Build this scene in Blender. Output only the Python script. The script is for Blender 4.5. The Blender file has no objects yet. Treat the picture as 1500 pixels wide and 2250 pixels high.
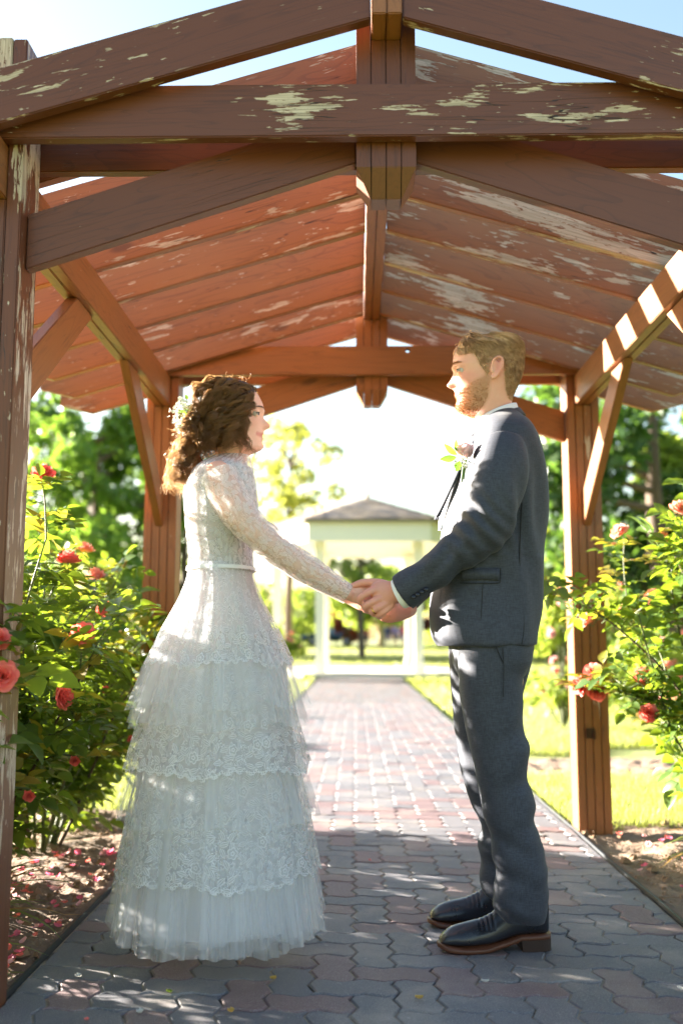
import bpy, bmesh, math, random
import numpy as np
from mathutils import Vector, Matrix, Quaternion

random.seed(7)
R = math.radians
sc = bpy.context.scene
COL = sc.collection

# ------------------------------------------------------------------ camera, sky, sun, exposure
CAM_H, PITCH, YAW, LENS = 0.87, 7.3, 0.81, 35.0
cd = bpy.data.cameras.new('camera')
cam = bpy.data.objects.new('camera', cd); COL.objects.link(cam)
cam.location = (0, 0, CAM_H)
cam.rotation_euler = (R(90 + PITCH), 0, R(YAW))
cd.sensor_fit = 'VERTICAL'; cd.sensor_height = 36.0; cd.sensor_width = 24.0; cd.lens = LENS
cd.clip_start = 0.05; cd.clip_end = 3000
cd.dof.use_dof = True; cd.dof.focus_distance = 2.84; cd.dof.aperture_fstop = 1.8
cd.dof.aperture_blades = 9
sc.camera = cam

SUN_AZ = (-0.88, 0.475)          # where the sun stands (x, y)
SUN_EL = 14.0
wd = bpy.data.worlds.new('World'); sc.world = wd; wd.use_nodes = True
wn = wd.node_tree.nodes; wl = wd.node_tree.links
for n in list(wn): wn.remove(n)
sky = wn.new('ShaderNodeTexSky'); sky.sky_type = 'NISHITA'; sky.sun_disc = False
sky.sun_elevation = R(SUN_EL)
# the Nishita sun stands at +Y for rotation 0 and turns clockwise seen from above
sky.sun_rotation = math.atan2(SUN_AZ[0], SUN_AZ[1])
sky.air_density = 1.2; sky.dust_density = 1.6; sky.ozone_density = 1.0; sky.altitude = 100
bg = wn.new('ShaderNodeBackground'); bg.inputs['Strength'].default_value = 0.043
wo = wn.new('ShaderNodeOutputWorld')
wl.new(sky.outputs[0], bg.inputs[0]); wl.new(bg.outputs[0], wo.inputs[0])

sl = bpy.data.lights.new('sun', 'SUN'); so = bpy.data.objects.new('sun', sl); COL.objects.link(so)
sl.energy = 5.0; sl.angle = R(0.55); sl.color = (1.0, 0.92, 0.80)
_v = Vector((SUN_AZ[0], SUN_AZ[1], 0)).normalized() * math.cos(R(SUN_EL)) + Vector((0, 0, math.sin(R(SUN_EL))))
so.rotation_euler = (-_v).to_track_quat('-Z', 'Y').to_euler()
so.location = (-6, 4, 6)

sc.view_settings.view_transform = 'Standard'; sc.view_settings.look = 'None'
sc.view_settings.gamma = 1.0; sc.view_settings.use_curve_mapping = False
sc.view_settings.exposure = 3.5
sc.render.engine = 'CYCLES'
sc.cycles.max_bounces = 7; sc.cycles.diffuse_bounces = 4; sc.cycles.glossy_bounces = 3
sc.cycles.transmission_bounces = 4; sc.cycles.transparent_max_bounces = 40
sc.cycles.use_denoising = True
sc.cycles.sample_clamp_indirect = 8.0
sc.cycles.caustics_reflective = False; sc.cycles.caustics_refractive = False

# ------------------------------------------------------------------ helpers
FPX = LENS / 36.0 * 2250
_CM = Matrix.Rotation(R(YAW), 3, 'Z') @ Matrix.Rotation(R(90 + PITCH), 3, 'X')
def P(px, py, Y):
    """world point seen at photo pixel (px, py) on the plane y = Y"""
    d = _CM @ Vector(((px - 750) / FPX, (1125 - py) / FPX, -1))
    t = Y / d.y
    return Vector((d.x * t, Y, CAM_H + d.z * t))
def G(px, py, z=0.0):
    """world point on the ground seen at a photo pixel"""
    d = _CM @ Vector(((px - 750) / FPX, (1125 - py) / FPX, -1))
    t = (z - CAM_H) / d.z
    return Vector((d.x * t, d.y * t, z))

def mesh_from(name, verts, faces, uv=None, smooth=True):
    me = bpy.data.meshes.new(name)
    v = np.asarray(verts, dtype=np.float32)
    if isinstance(faces, np.ndarray):
        nf, k = faces.shape
        me.vertices.add(len(v)); me.vertices.foreach_set('co', v.ravel())
        me.loops.add(nf * k); me.loops.foreach_set('vertex_index', faces.astype(np.int32).ravel())
        me.polygons.add(nf)
        me.polygons.foreach_set('loop_start', np.arange(0, nf * k, k, dtype=np.int32))
        me.polygons.foreach_set('loop_total', np.full(nf, k, dtype=np.int32))
        me.update(calc_edges=True)
    else:
        me.from_pydata([tuple(x) for x in v], [], [tuple(int(i) for i in f) for f in faces])
    if uv is not None:
        ul = me.uv_layers.new(name='UVMap')
        li = np.empty(len(me.loops), dtype=np.int32); me.loops.foreach_get('vertex_index', li)
        ul.data.foreach_set('uv', np.asarray(uv, dtype=np.float32)[li].ravel())
    me.polygons.foreach_set('use_smooth', np.full(len(me.polygons), bool(smooth)))
    me.validate(); me.update()
    return me

def obj(name, me, mat=None, parent=None, loc=None, mw=None):
    o = bpy.data.objects.new(name, me); COL.objects.link(o)
    if mat is not None and me is not None and len(me.materials) == 0: me.materials.append(mat)
    if parent is not None: o.parent = parent
    if mw is not None: o.matrix_local = mw
    elif loc is not None: o.location = loc
    return o

def mk(name, verts, faces, mat, parent=None, smooth=True, uv=None):
    return obj(name, mesh_from(name, verts, faces, uv, smooth), mat, parent)

def tag(o, label=None, cat=None, group=None, kind=None):
    if label: o['label'] = label
    if cat: o['category'] = cat
    if group: o['group'] = group
    if kind: o['kind'] = kind
    return o

def empty(name, loc=(0, 0, 0)):
    o = bpy.data.objects.new(name, None); COL.objects.link(o); o.location = loc
    o.empty_display_size = 0.1
    return o

def keep(o, parent):
    """parent without moving (parents here are only translated)"""
    o.parent = parent; o.location = Vector(o.location) - Vector(parent.location); return o

def grid_faces(nr, nc, wrap=False):
    i = np.arange(nr - 1)[:, None]; j = np.arange(nc if wrap else nc - 1)[None, :]
    j2 = (j + 1) % nc
    a = i * nc + j; b = i * nc + j2; c = (i + 1) * nc + j2; d = (i + 1) * nc + j
    return np.stack([a, b, c, d], -1).reshape(-1, 4)

def box_data(sx, sy, sz, bev=0.0):
    """box from -s/2 to s/2, edges bevelled"""
    bm = bmesh.new(); bmesh.ops.create_cube(bm, size=1)
    for v in bm.verts: v.co = Vector((v.co.x * sx, v.co.y * sy, v.co.z * sz))
    if bev: bmesh.ops.bevel(bm, geom=bm.edges[:], offset=bev, segments=1, affect='EDGES')
    return bm

def bm_mesh(name, bm, smooth=False):
    me = bpy.data.meshes.new(name); bm.to_mesh(me); bm.free()
    me.polygons.foreach_set('use_smooth', np.full(len(me.polygons), bool(smooth))); me.update()
    return me

def prism(poly, axis_h):
    """poly: list of (x,z); extruded in y by +-axis_h/2"""
    n = len(poly)
    v = [(x, -axis_h / 2, z) for x, z in poly] + [(x, axis_h / 2, z) for x, z in poly]
    f = [tuple(range(n)), tuple(range(2 * n - 1, n - 1, -1))]
    f += [(i, n + i, n + (i + 1) % n, (i + 1) % n) for i in range(n)]
    bm = bmesh.new()
    vs = [bm.verts.new(p) for p in v]
    for q in f: bm.faces.new([vs[i] for i in q])
    bmesh.ops.recalc_face_normals(bm, faces=bm.faces[:])
    return bm

def catmull(pts, n):
    """resample a polyline (list of tuples, any dimension) smoothly to n samples"""
    p = np.asarray(pts, dtype=float)
    m = len(p)
    if m == 2:
        t = np.linspace(0, 1, n)[:, None]; return p[0] * (1 - t) + p[1] * t
    q = np.vstack([2 * p[0] - p[1], p, 2 * p[-1] - p[-2]])
    u = np.linspace(0, m - 1, n); k = np.minimum(u.astype(int), m - 2); f = (u - k)[:, None]
    a, b, c, d = q[k], q[k + 1], q[k + 2], q[k + 3]
    return 0.5 * ((2 * b) + (c - a) * f + (2 * a - 5 * b + 4 * c - d) * f ** 2 + (3 * b - a - 3 * c + d) * f ** 3)

def _hash(ix, iy, iz, s=0):
    h = (ix.astype(np.int64) * 374761393 + iy.astype(np.int64) * 668265263 + iz.astype(np.int64) * 2147483647 + s * 144665) & 0x7fffffff
    h = ((h ^ (h >> 13)) * 1274126177) & 0x7fffffff
    return ((h ^ (h >> 16)) & 0xffff) / 65535.0
def vnoise(p, s=0):
    """smooth value noise in -1..1, p (N,3)"""
    p = np.asarray(p, dtype=float); i = np.floor(p).astype(np.int64); f = p - i; f = f * f * (3 - 2 * f)
    r = 0
    for dx in (0, 1):
        for dy in (0, 1):
            for dz in (0, 1):
                w = (f[:, 0] if dx else 1 - f[:, 0]) * (f[:, 1] if dy else 1 - f[:, 1]) * (f[:, 2] if dz else 1 - f[:, 2])
                r = r + w * _hash(i[:, 0] + dx, i[:, 1] + dy, i[:, 2] + dz, s)
    return r * 2 - 1

def tube(pts, rad, seg=10, n=None, up=(0, 1, 0), caps=True, uvscale=None):
    """closed tube along a smooth line; rad: list of r or (ra, rb), rb along 'up'"""
    m = len(pts); n = n or (m - 1) * 4 + 1
    rr = [(r, r) if np.isscalar(r) else tuple(r) for r in rad]
    c = catmull([tuple(p) for p in pts], n); ra = catmull(rr, n)
    ra = np.maximum(ra, 1e-4)
    t = np.gradient(c, axis=0); t /= np.linalg.norm(t, axis=1)[:, None] + 1e-9
    up = np.asarray(up, float)
    b = up[None] - (t @ up)[:, None] * t; b /= np.linalg.norm(b, axis=1)[:, None] + 1e-9
    a = np.cross(b, t)
    ang = np.linspace(0, 2 * np.pi, seg, endpoint=False)
    rings = []
    def ring(cc, aa, bb, r): return cc + np.outer(np.cos(ang) * r[0], aa) + np.outer(np.sin(ang) * r[1], bb)
    if caps:
        for k in (75, 45, 20):
            s, co = math.sin(R(k)), math.cos(R(k))
            rings.append(ring(c[0] - t[0] * s * min(ra[0]), a[0], b[0], ra[0] * co))
    for i in range(n): rings.append(ring(c[i], a[i], b[i], ra[i]))
    if caps:
        for k in (20, 45, 75):
            s, co = math.sin(R(k)), math.cos(R(k))
            rings.append(ring(c[-1] + t[-1] * s * min(ra[-1]), a[-1], b[-1], ra[-1] * co))
    V = np.vstack(rings); nr = len(rings)
    F = [tuple(f) for f in grid_faces(nr, seg, True)]
    F.append(tuple(range(seg - 1, -1, -1))); F.append(tuple(range((nr - 1) * seg, nr * seg)))
    return V, F

class MB:
    """collects several shapes as one mesh"""
    def __init__(s): s.v = []; s.f = []; s.n = 0; s.uv = []
    def add(s, V, F, uv=None):
        V = np.asarray(V, float)
        s.v.append(V); k = s.n
        s.f += [tuple(int(i) + k for i in f) for f in F]; s.n += len(V)
        return s
    def box(s, c, d):
        x, y, z = c; a, b, e = d[0] / 2, d[1] / 2, d[2] / 2
        V = [(x + i * a, y + j * b, z + k * e) for i in (-1, 1) for j in (-1, 1) for k in (-1, 1)]
        return s.add(V, [(0, 1, 3, 2), (4, 6, 7, 5), (0, 4, 5, 1), (2, 3, 7, 6), (0, 2, 6, 4), (1, 5, 7, 3)])
    def tube(s, *a, **k): return s.add(*tube(*a, **k))
    def mesh(s, name, smooth=True): return mesh_from(name, np.vstack(s.v), s.f, None, smooth)
    def build(s, name, mat, parent=None, smooth=True): return obj(name, s.mesh(name, smooth), mat, parent)

def remesh(me, voxel, smooth_it=4, fac=0.5, thin=None):
    """one continuous closed skin around everything in the mesh"""
    o = bpy.data.objects.new('tmp', me); COL.objects.link(o)
    m = o.modifiers.new('r', 'REMESH'); m.mode = 'VOXEL'; m.voxel_size = voxel; m.use_smooth_shade = True
    if smooth_it:
        s = o.modifiers.new('s', 'SMOOTH'); s.factor = fac; s.iterations = smooth_it
    if thin:
        s = o.modifiers.new('d', 'DECIMATE'); s.ratio = thin
    dg = bpy.context.evaluated_depsgraph_get()
    out = bpy.data.meshes.new_from_object(o.evaluated_get(dg))
    bpy.data.objects.remove(o); bpy.data.meshes.remove(me)
    out.polygons.foreach_set('use_smooth', np.full(len(out.polygons), True))
    return out

def displace(me, fn):
    n = len(me.vertices)
    co = np.empty(n * 3, np.float32); me.vertices.foreach_get('co', co); co = co.reshape(-1, 3).astype(float)
    no = np.empty(n * 3, np.float32); me.vertices.foreach_get('normal', no); no = no.reshape(-1, 3).astype(float)
    co = co + fn(co, no)
    me.vertices.foreach_set('co', co.astype(np.float32).ravel()); me.update()
    return me

# ------------------------------------------------------------------ materials
def srgb(r, g, b):
    f = lambda c: (c / 255 / 12.92) if c / 255 <= 0.04045 else ((c / 255 + 0.055) / 1.055) ** 2.4
    return (f(r), f(g), f(b), 1)

class NT:
    def __init__(s, name):
        s.m = bpy.data.materials.new(name); s.m.use_nodes = True
        s.t = s.m.node_tree
        for n in list(s.t.nodes): s.t.nodes.remove(n)
        s.out = s.t.nodes.new('ShaderNodeOutputMaterial')
    def n(s, typ, **kw):
        o = s.t.nodes.new('ShaderNode' + typ)
        ins = kw.pop('ins', {})
        for k, v in kw.items(): setattr(o, k, v)
        for k, v in ins.items():
            if hasattr(v, 'is_linked') or isinstance(v, bpy.types.NodeSocket): s.t.links.new(v, o.inputs[k])
            else: o.inputs[k].default_value = v
        return o
    def math(s, op, a, b=None, c=None, clamp=False):
        d = {0: a}
        if b is not None: d[1] = b
        if c is not None: d[2] = c
        return s.n('Math', operation=op, use_clamp=clamp, ins=d).outputs[0]
    def vmath(s, op, a, b=None):
        d = {0: a}
        if b is not None: d[1] = b
        return s.n('VectorMath', operation=op, ins=d)
    def mix(s, fac, a, b, mode='MIX'):
        m = s.n('Mix', data_type='RGBA', blend_type=mode)
        for k, v in ((0, fac), (6, a), (7, b)):
            if isinstance(v, bpy.types.NodeSocket): s.t.links.new(v, m.inputs[k])
            else: m.inputs[k].default_value = v
        return m.outputs[2]
    def ramp(s, fac, stops, interp='LINEAR'):
        r = s.n('ValToRGB'); cr = r.color_ramp; cr.interpolation = interp
        while len(cr.elements) > 1: cr.elements.remove(cr.elements[0])
        cr.elements[0].position = stops[0][0]; cr.elements[0].color = stops[0][1]
        for p, c in stops[1:]:
            e = cr.elements.new(p); e.color = c
        s.t.links.new(fac, r.inputs[0]); return r.outputs[0]
    def step(s, v, a, b):
        return s.n('MapRange', interpolation_type='SMOOTHSTEP', ins={0: v, 1: a, 2: b, 3: 0.0, 4: 1.0}).outputs[0]
    def noise(s, vec, scale, detail=4, rough=0.55, dist=0.0):
        n = s.n('TexNoise', ins={'Scale': scale, 'Detail': detail, 'Roughness': rough, 'Distortion': dist})
        if vec is not None: s.t.links.new(vec, n.inputs['Vector'])
        return n
    def mapping(s, vec, scale=(1, 1, 1), loc=None, rot=(0, 0, 0)):
        m = s.n('Mapping', ins={'Scale': scale, 'Rotation': rot})
        s.t.links.new(vec, m.inputs['Vector'])
        if loc is not None:
            if isinstance(loc, bpy.types.NodeSocket): s.t.links.new(loc, m.inputs['Location'])
            else: m.inputs['Location'].default_value = loc
        return m.outputs[0]
    def bump(s, h, strength, dist=0.005):
        return s.n('Bump', ins={'Height': h, 'Strength': strength, 'Distance': dist}).outputs[0]
    def bsdf(s, color, rough=0.6, normal=None, **kw):
        p = s.n('BsdfPrincipled')
        for k, v in [('Base Color', color), ('Roughness', rough), ('Normal', normal)] + [(a.replace('_', ' '), b) for a, b in kw.items()]:
            if v is None: continue
            if isinstance(v, bpy.types.NodeSocket): s.t.links.new(v, p.inputs[k])
            else: p.inputs[k].default_value = v
        return p.outputs[0]
    def shader(s, sh): s.t.links.new(sh, s.out.inputs['Surface']); return s.m
    def mixsh(s, fac, a, b):
        m = s.n('MixShader')
        if isinstance(fac, bpy.types.NodeSocket): s.t.links.new(fac, m.inputs[0])
        else: m.inputs[0].default_value = fac
        s.t.links.new(a, m.inputs[1]); s.t.links.new(b, m.inputs[2]); return m.outputs[0]

def plain(name, col, rough=0.6, noise_amt=0.15, scale=8, bump=0.0, **kw):
    t = NT(name); tc = t.n('TexCoord').outputs['Object']
    nz = t.noise(tc, scale, 5).outputs['Fac']
    c = t.mix(t.math('MULTIPLY', nz, noise_amt * 2), col, tuple(x * 0.55 for x in col[:3]) + (1,))
    nm = t.bump(nz, bump) if bump else None
    return t.shader(t.bsdf(c, rough, nm, **kw))

def leafmat(name, c1, c2, trans, tc=None, rough=0.45, tmix=0.45):
    """leaf: glossy face and light shining through"""
    t = NT(name)
    rnd = t.n('ObjectInfo').outputs['Random']
    geo = t.n('NewGeometry').outputs['Random Per Island']
    f = t.math('FRACT', t.math('ADD', rnd, geo))
    col = t.mix(f, c1, c2)
    p = t.bsdf(col, rough)
    tr = t.n('BsdfTranslucent', ins={'Color': t.mix(f, trans, tuple(x * 0.7 for x in trans[:3]) + (1,))})
    return t.shader(t.mixsh(tmix, p, tr.outputs[0]))
# ------------------------------------------------------------------ setting: ground, path, beds
X0 = 0.08                       # centre line of path and arbor
PATH_L, PATH_R = -0.855, 0.998

def rise(y):                    # the lawn climbs gently far behind the gazebo
    t = np.clip((np.asarray(y, float) - 36) / 40, 0, 1)
    return 0.45 * t * t * (3 - 2 * t)

def m_lawn():
    t = NT('lawn_soil'); tc = t.n('TexCoord').outputs['Object']
    a = t.noise(tc, 0.7, 6).outputs['Fac']; b = t.noise(tc, 9, 5).outputs['Fac']
    c = t.mix(a, srgb(92, 112, 46), srgb(128, 128, 62))
    c = t.mix(t.step(b, 0.52, 0.72), c, srgb(150, 138, 96))
    return t.shader(t.bsdf(c, 0.9, t.bump(b, 0.4, 0.02)))
def m_soil():
    t = NT('garden_soil'); tc = t.n('TexCoord').outputs['Object']
    a = t.noise(tc, 5, 7, 0.65).outputs['Fac']; b = t.noise(tc, 60, 6, 0.7).outputs['Fac']
    v = t.n('TexVoronoi', ins={'Scale': 70.0, 'Vector': tc}).outputs['Distance']
    c = t.mix(a, srgb(98, 80, 66), srgb(158, 134, 112))
    c = t.mix(t.step(b, 0.5, 0.7), c, srgb(120, 96, 78))
    h = t.math('ADD', b, t.math('MULTIPLY', v, -0.6))
    return t.shader(t.bsdf(c, 0.95, t.bump(h, 0.9, 0.012)))
def m_paver():
    t = NT('paver_concrete'); tc = t.n('TexCoord').outputs['Object']
    rnd = t.n('ObjectInfo').outputs['Random']; isl = t.n('NewGeometry').outputs['Random Per Island']
    f = t.math('FRACT', t.math('ADD', t.math('MULTIPLY', rnd, 7.31), isl))
    red = t.mix(t.math('FRACT', t.math('MULTIPLY', f, 9.7)), srgb(102, 80, 83), srgb(116, 93, 94))
    gry = t.mix(t.math('FRACT', t.math('MULTIPLY', f, 13.3)), srgb(86, 86, 93), srgb(106, 104, 109))
    c = t.mix(t.step(f, 0.64, 0.66), gry, red)
    g = t.n('NewGeometry').outputs['Position']
    fine = t.noise(g, 420, 3, 0.7).outputs['Fac']; big = t.noise(g, 3.2, 6, 0.6).outputs['Fac']
    mid = t.noise(g, 28, 5, 0.65).outputs['Fac']
    c = t.mix(t.step(fine, 0.54, 0.68), c, srgb(166, 160, 156))
    c = t.mix(t.math('MULTIPLY', t.step(fine, 0.46, 0.32), 0.5), c, srgb(58, 56, 58))
    c = t.mix(t.math('MULTIPLY', t.step(big, 0.45, 0.75), 0.45), c, srgb(168, 156, 142))
    c = t.mix(t.math('MULTIPLY', t.step(mid, 0.60, 0.72), 0.4), c, srgb(84, 78, 76))
    c = t.mix(t.math('MULTIPLY', t.step(mid, 0.35, 0.27), 0.35), c, srgb(190, 184, 176))
    h = t.math('ADD', fine, t.math('MULTIPLY', mid, 0.8))
    return t.shader(t.bsdf(c, 0.62, t.bump(h, 0.45, 0.004)))
def m_joint():
    t = NT('joint_sand'); tc = t.n('TexCoord').outputs['Object']
    a = t.noise(tc, 120, 4).outputs['Fac']; b = t.noise(tc, 6, 3).outputs['Fac']
    c = t.mix(a, srgb(100, 90, 78), srgb(166, 152, 132)); c = t.mix(t.step(b, 0.5, 0.65), c, srgb(62, 56, 50))
    return t.shader(t.bsdf(c, 0.95))
M_LAWN, M_SOIL, M_PAVER, M_JOINT = m_lawn(), m_soil(), m_paver(), m_joint()

# ground sheet, denser near, reaching the horizon
xs = np.concatenate([-np.geomspace(1500, 6, 26), np.linspace(-5, 5, 11), np.geomspace(6, 1500, 26)])
ys = np.concatenate([[-600, -100, -20], np.linspace(-5, 90, 96), np.geomspace(95, 2600, 22)])
gx, gy = np.meshgrid(xs, ys)
gz = rise(gy) - 0.05 + 0.0 * gx
tag(mk('ground', np.stack([gx, gy, gz], -1).reshape(-1, 3), grid_faces(len(ys), len(xs)), M_LAWN), 'dry lawn ground around the brick path', kind='structure')

# sand bed of the path
pth = mk('path', [(PATH_L, 1.2, -0.0045), (PATH_R, 1.2, -0.0045), (PATH_R, 36, -0.0045), (PATH_L, 36, -0.0045)], [(0, 1, 2, 3)], M_JOINT)
tag(pth, 'red and grey interlocking paver path', kind='structure')

U = 0.106; DW = 0.0095
def edge_pts(a, b, horiz):
    """lattice edge a->b with the zigzag every neighbour shares"""
    (ax, ay), (bx, by) = a, b
    rev = (bx < ax) or (by < ay)
    p = [(0.0, 0), (0.25, 1), (0.75, -1)]
    out = []
    lo = (min(ax, bx), min(ay, by))
    seq = [(t, s) for t, s in p]
    pts = []
    for t, s in seq:
        d = DW * s
        pts.append((lo[0] + (t if horiz else 0) * U + (0 if horiz else d), lo[1] + (0 if horiz else t * U) + (d if horiz else 0)))
    end = (max(ax, bx), max(ay, by))
    if not rev: return pts
    return [end] + pts[:0:-1]
def domino(w, h):
    """outline of a w x h cell paver centred on the origin"""
    P_ = []
    for i in range(w): P_ += edge_pts((i * U, 0), ((i + 1) * U, 0), True)
    for j in range(h): P_ += edge_pts((w * U, j * U), (w * U, (j + 1) * U), False)
    for i in range(w, 0, -1): P_ += edge_pts((i * U, h * U), ((i - 1) * U, h * U), True)
    for j in range(h, 0, -1): P_ += edge_pts((0, j * U), (0, (j - 1) * U), False)
    return [(x - w * U / 2, y - h * U / 2) for x, y in P_]
def clip_x(poly, x, keep_less):
    out = []
    for k in range(len(poly)):
        a, b = poly[k], poly[(k + 1) % len(poly)]
        ia = (a[0] <= x) == keep_less; ib = (b[0] <= x) == keep_less
        if ia: out.append(a)
        if ia != ib:
            t = (x - a[0]) / (b[0] - a[0]); out.append((x, a[1] + t * (b[1] - a[1])))
    return out
def paver_vf(poly, gap=0.0026, bev=0.0035, depth=0.04):
    p = np.array(poly); n = len(p)
    nx = np.roll(p, -1, 0) - np.roll(p, 1, 0); nx /= np.linalg.norm(nx, axis=1)[:, None] + 1e-9
    inw = np.stack([-nx[:, 1], nx[:, 0]], 1)
    a = p + inw * gap; b = p + inw * (gap + bev)
    V = [(x, y, -depth) for x, y in a] + [(x, y, -bev) for x, y in a] + [(x, y, 0) for x, y in b]
    F = [(i, (i + 1) % n, n + (i + 1) % n, n + i) for i in range(n)]
    F += [(n + i, n + (i + 1) % n, 2 * n + (i + 1) % n, 2 * n + i) for i in range(n)]
    F.append(tuple(2 * n + i for i in range(n)))
    return V, F
_dom = {0: domino(2, 1), 1: domino(1, 2)}
_pm = {}
for k in (0, 1):
    V, F = paver_vf(_dom[k]); _pm[k] = mesh_from('paver', V, F, None, False); _pm[k].materials.append(M_PAVER)
rows = []
OX = PATH_L - 3 * U
for j in range(-2, 330):
    for i in range(0, 26):
        k = (i - j) % 4
        if k == 0: rows.append((OX + (i + 1) * U, 1.95 + (j + 0.5) * U, 0))
        elif k == 3: rows.append((OX + (i + 0.5) * U, 1.95 + (j + 1) * U, 1))
rows = [r for r in rows if PATH_L - U < r[0] < PATH_R + U and r[1] < 36]
rows.sort(key=lambda r: r[1])
count = 0; far = MB(); prng = random.Random(3)
for (x, y, k) in rows:
    lim = U if k == 0 else U / 2
    cut = x - lim - DW < PATH_L or x + lim + DW > PATH_R
    dz = prng.gauss(0, 0.0012)
    if cut:
        poly = [(a + x, b + y) for a, b in _dom[k]]
        poly = clip_x(poly, PATH_L + 0.004, False); poly = clip_x(poly, PATH_R - 0.004, True) if len(poly) > 2 else poly
        if len(poly) < 3: continue
        q = np.array(poly); 
        if q[:, 0].max() - q[:, 0].min() < 0.02: continue
        keep_pts = [poly[0]]
        for w in poly[1:]:
            if math.dist(w, keep_pts[-1]) > 0.004: keep_pts.append(w)
        if math.dist(keep_pts[0], keep_pts[-1]) < 0.004: keep_pts.pop()
        poly = [(a - x, b - y) for a, b in keep_pts]
        V, F = paver_vf(poly)
    if y > 2.12 and count < 300:
        if cut: o = obj('paver', mesh_from('paver', V, F, None, False), M_PAVER, pth)
        else: o = obj('paver', _pm[k], None, pth)
        o.location = (x, y, dz)
        o.rotation_euler = (prng.gauss(0, 0.004), prng.gauss(0, 0.004), prng.gauss(0, 0.006))
        count += 1
    elif y > 2.12:
        if not cut: V, F = paver_vf(_dom[k])
        if y > 8.5:                      # too far to see the flanks: keep faces and rims
            m3 = len(V) // 3; F = F[m3:]; F = F[-1:] if y > 14 else F
        far.add(np.array(V) + np.array([x, y, dz]), F)
o = far.build('paver', M_PAVER, pth, False); o['kind'] = 'stuff'

# strip edging along both sides of the path
M_EDGE = plain('black_edging', srgb(48, 52, 58), 0.5, 0.3, 30)
for sx in (PATH_L - 0.006, PATH_R + 0.006):
    n = 60; yy = np.linspace(1.6, 24, n); rng = np.random.RandomState(5)
    w = rng.normal(0, 0.0015, n)
    V = []
    for a, b in zip(yy, w):
        V += [(sx - 0.004 + b, a, -0.03), (sx - 0.004 + b, a, 0.009 + b), (sx + 0.004 + b, a, 0.009 + b), (sx + 0.004 + b, a, -0.03)]
    tag(mk('path_edging', V, grid_faces(n, 4), M_EDGE, None, False),
        'thin black edging strip along the %s edge of the path' % ('rose bed behind the bride' if sx < 0 else 'flower bed behind the groom'), 'edging', 'path edging strips')

# soil beds beside the path
def bed(name, x0, x1, y0, y1, label):
    nx, ny = int((x1 - x0) / 0.022), int((y1 - y0) / 0.03)
    gx, gy = np.meshgrid(np.linspace(x0, x1, nx), np.linspace(y0, y1, ny))
    p = np.stack([gx.ravel(), gy.ravel(), gx.ravel() * 0], 1)
    z = -0.012 + 0.016 * vnoise(p * 5) + 0.012 * vnoise(p * 14, 2) + 0.010 * np.maximum(0, vnoise(p * 34, 3)) + 0.005 * vnoise(p * 70, 4)
    edge = np.minimum(np.minimum(p[:, 0] - x0, x1 - p[:, 0]), np.minimum(p[:, 1] - y0, y1 - p[:, 1]))
    z = z * np.clip(edge / 0.06, 0.25, 1) - 0.03 * (edge <= 0)
    p[:, 2] = z
    return tag(mk(name, p, grid_faces(ny, nx), M_SOIL), label, kind='structure')
bed('soil_bed', -3.4, PATH_L - 0.012, 1.6, 5.35, 'bare brown soil of the rose bed left of the path')
bed('soil_bed', PATH_R + 0.012, 3.6, 1.9, 5.0, 'bare brown soil of the flower bed right of the path')
bed('dirt_strip', PATH_R + 0.012, 6.5, 6.55, 7.6, 'strip of bare dirt between the lawns on the right')
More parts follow.
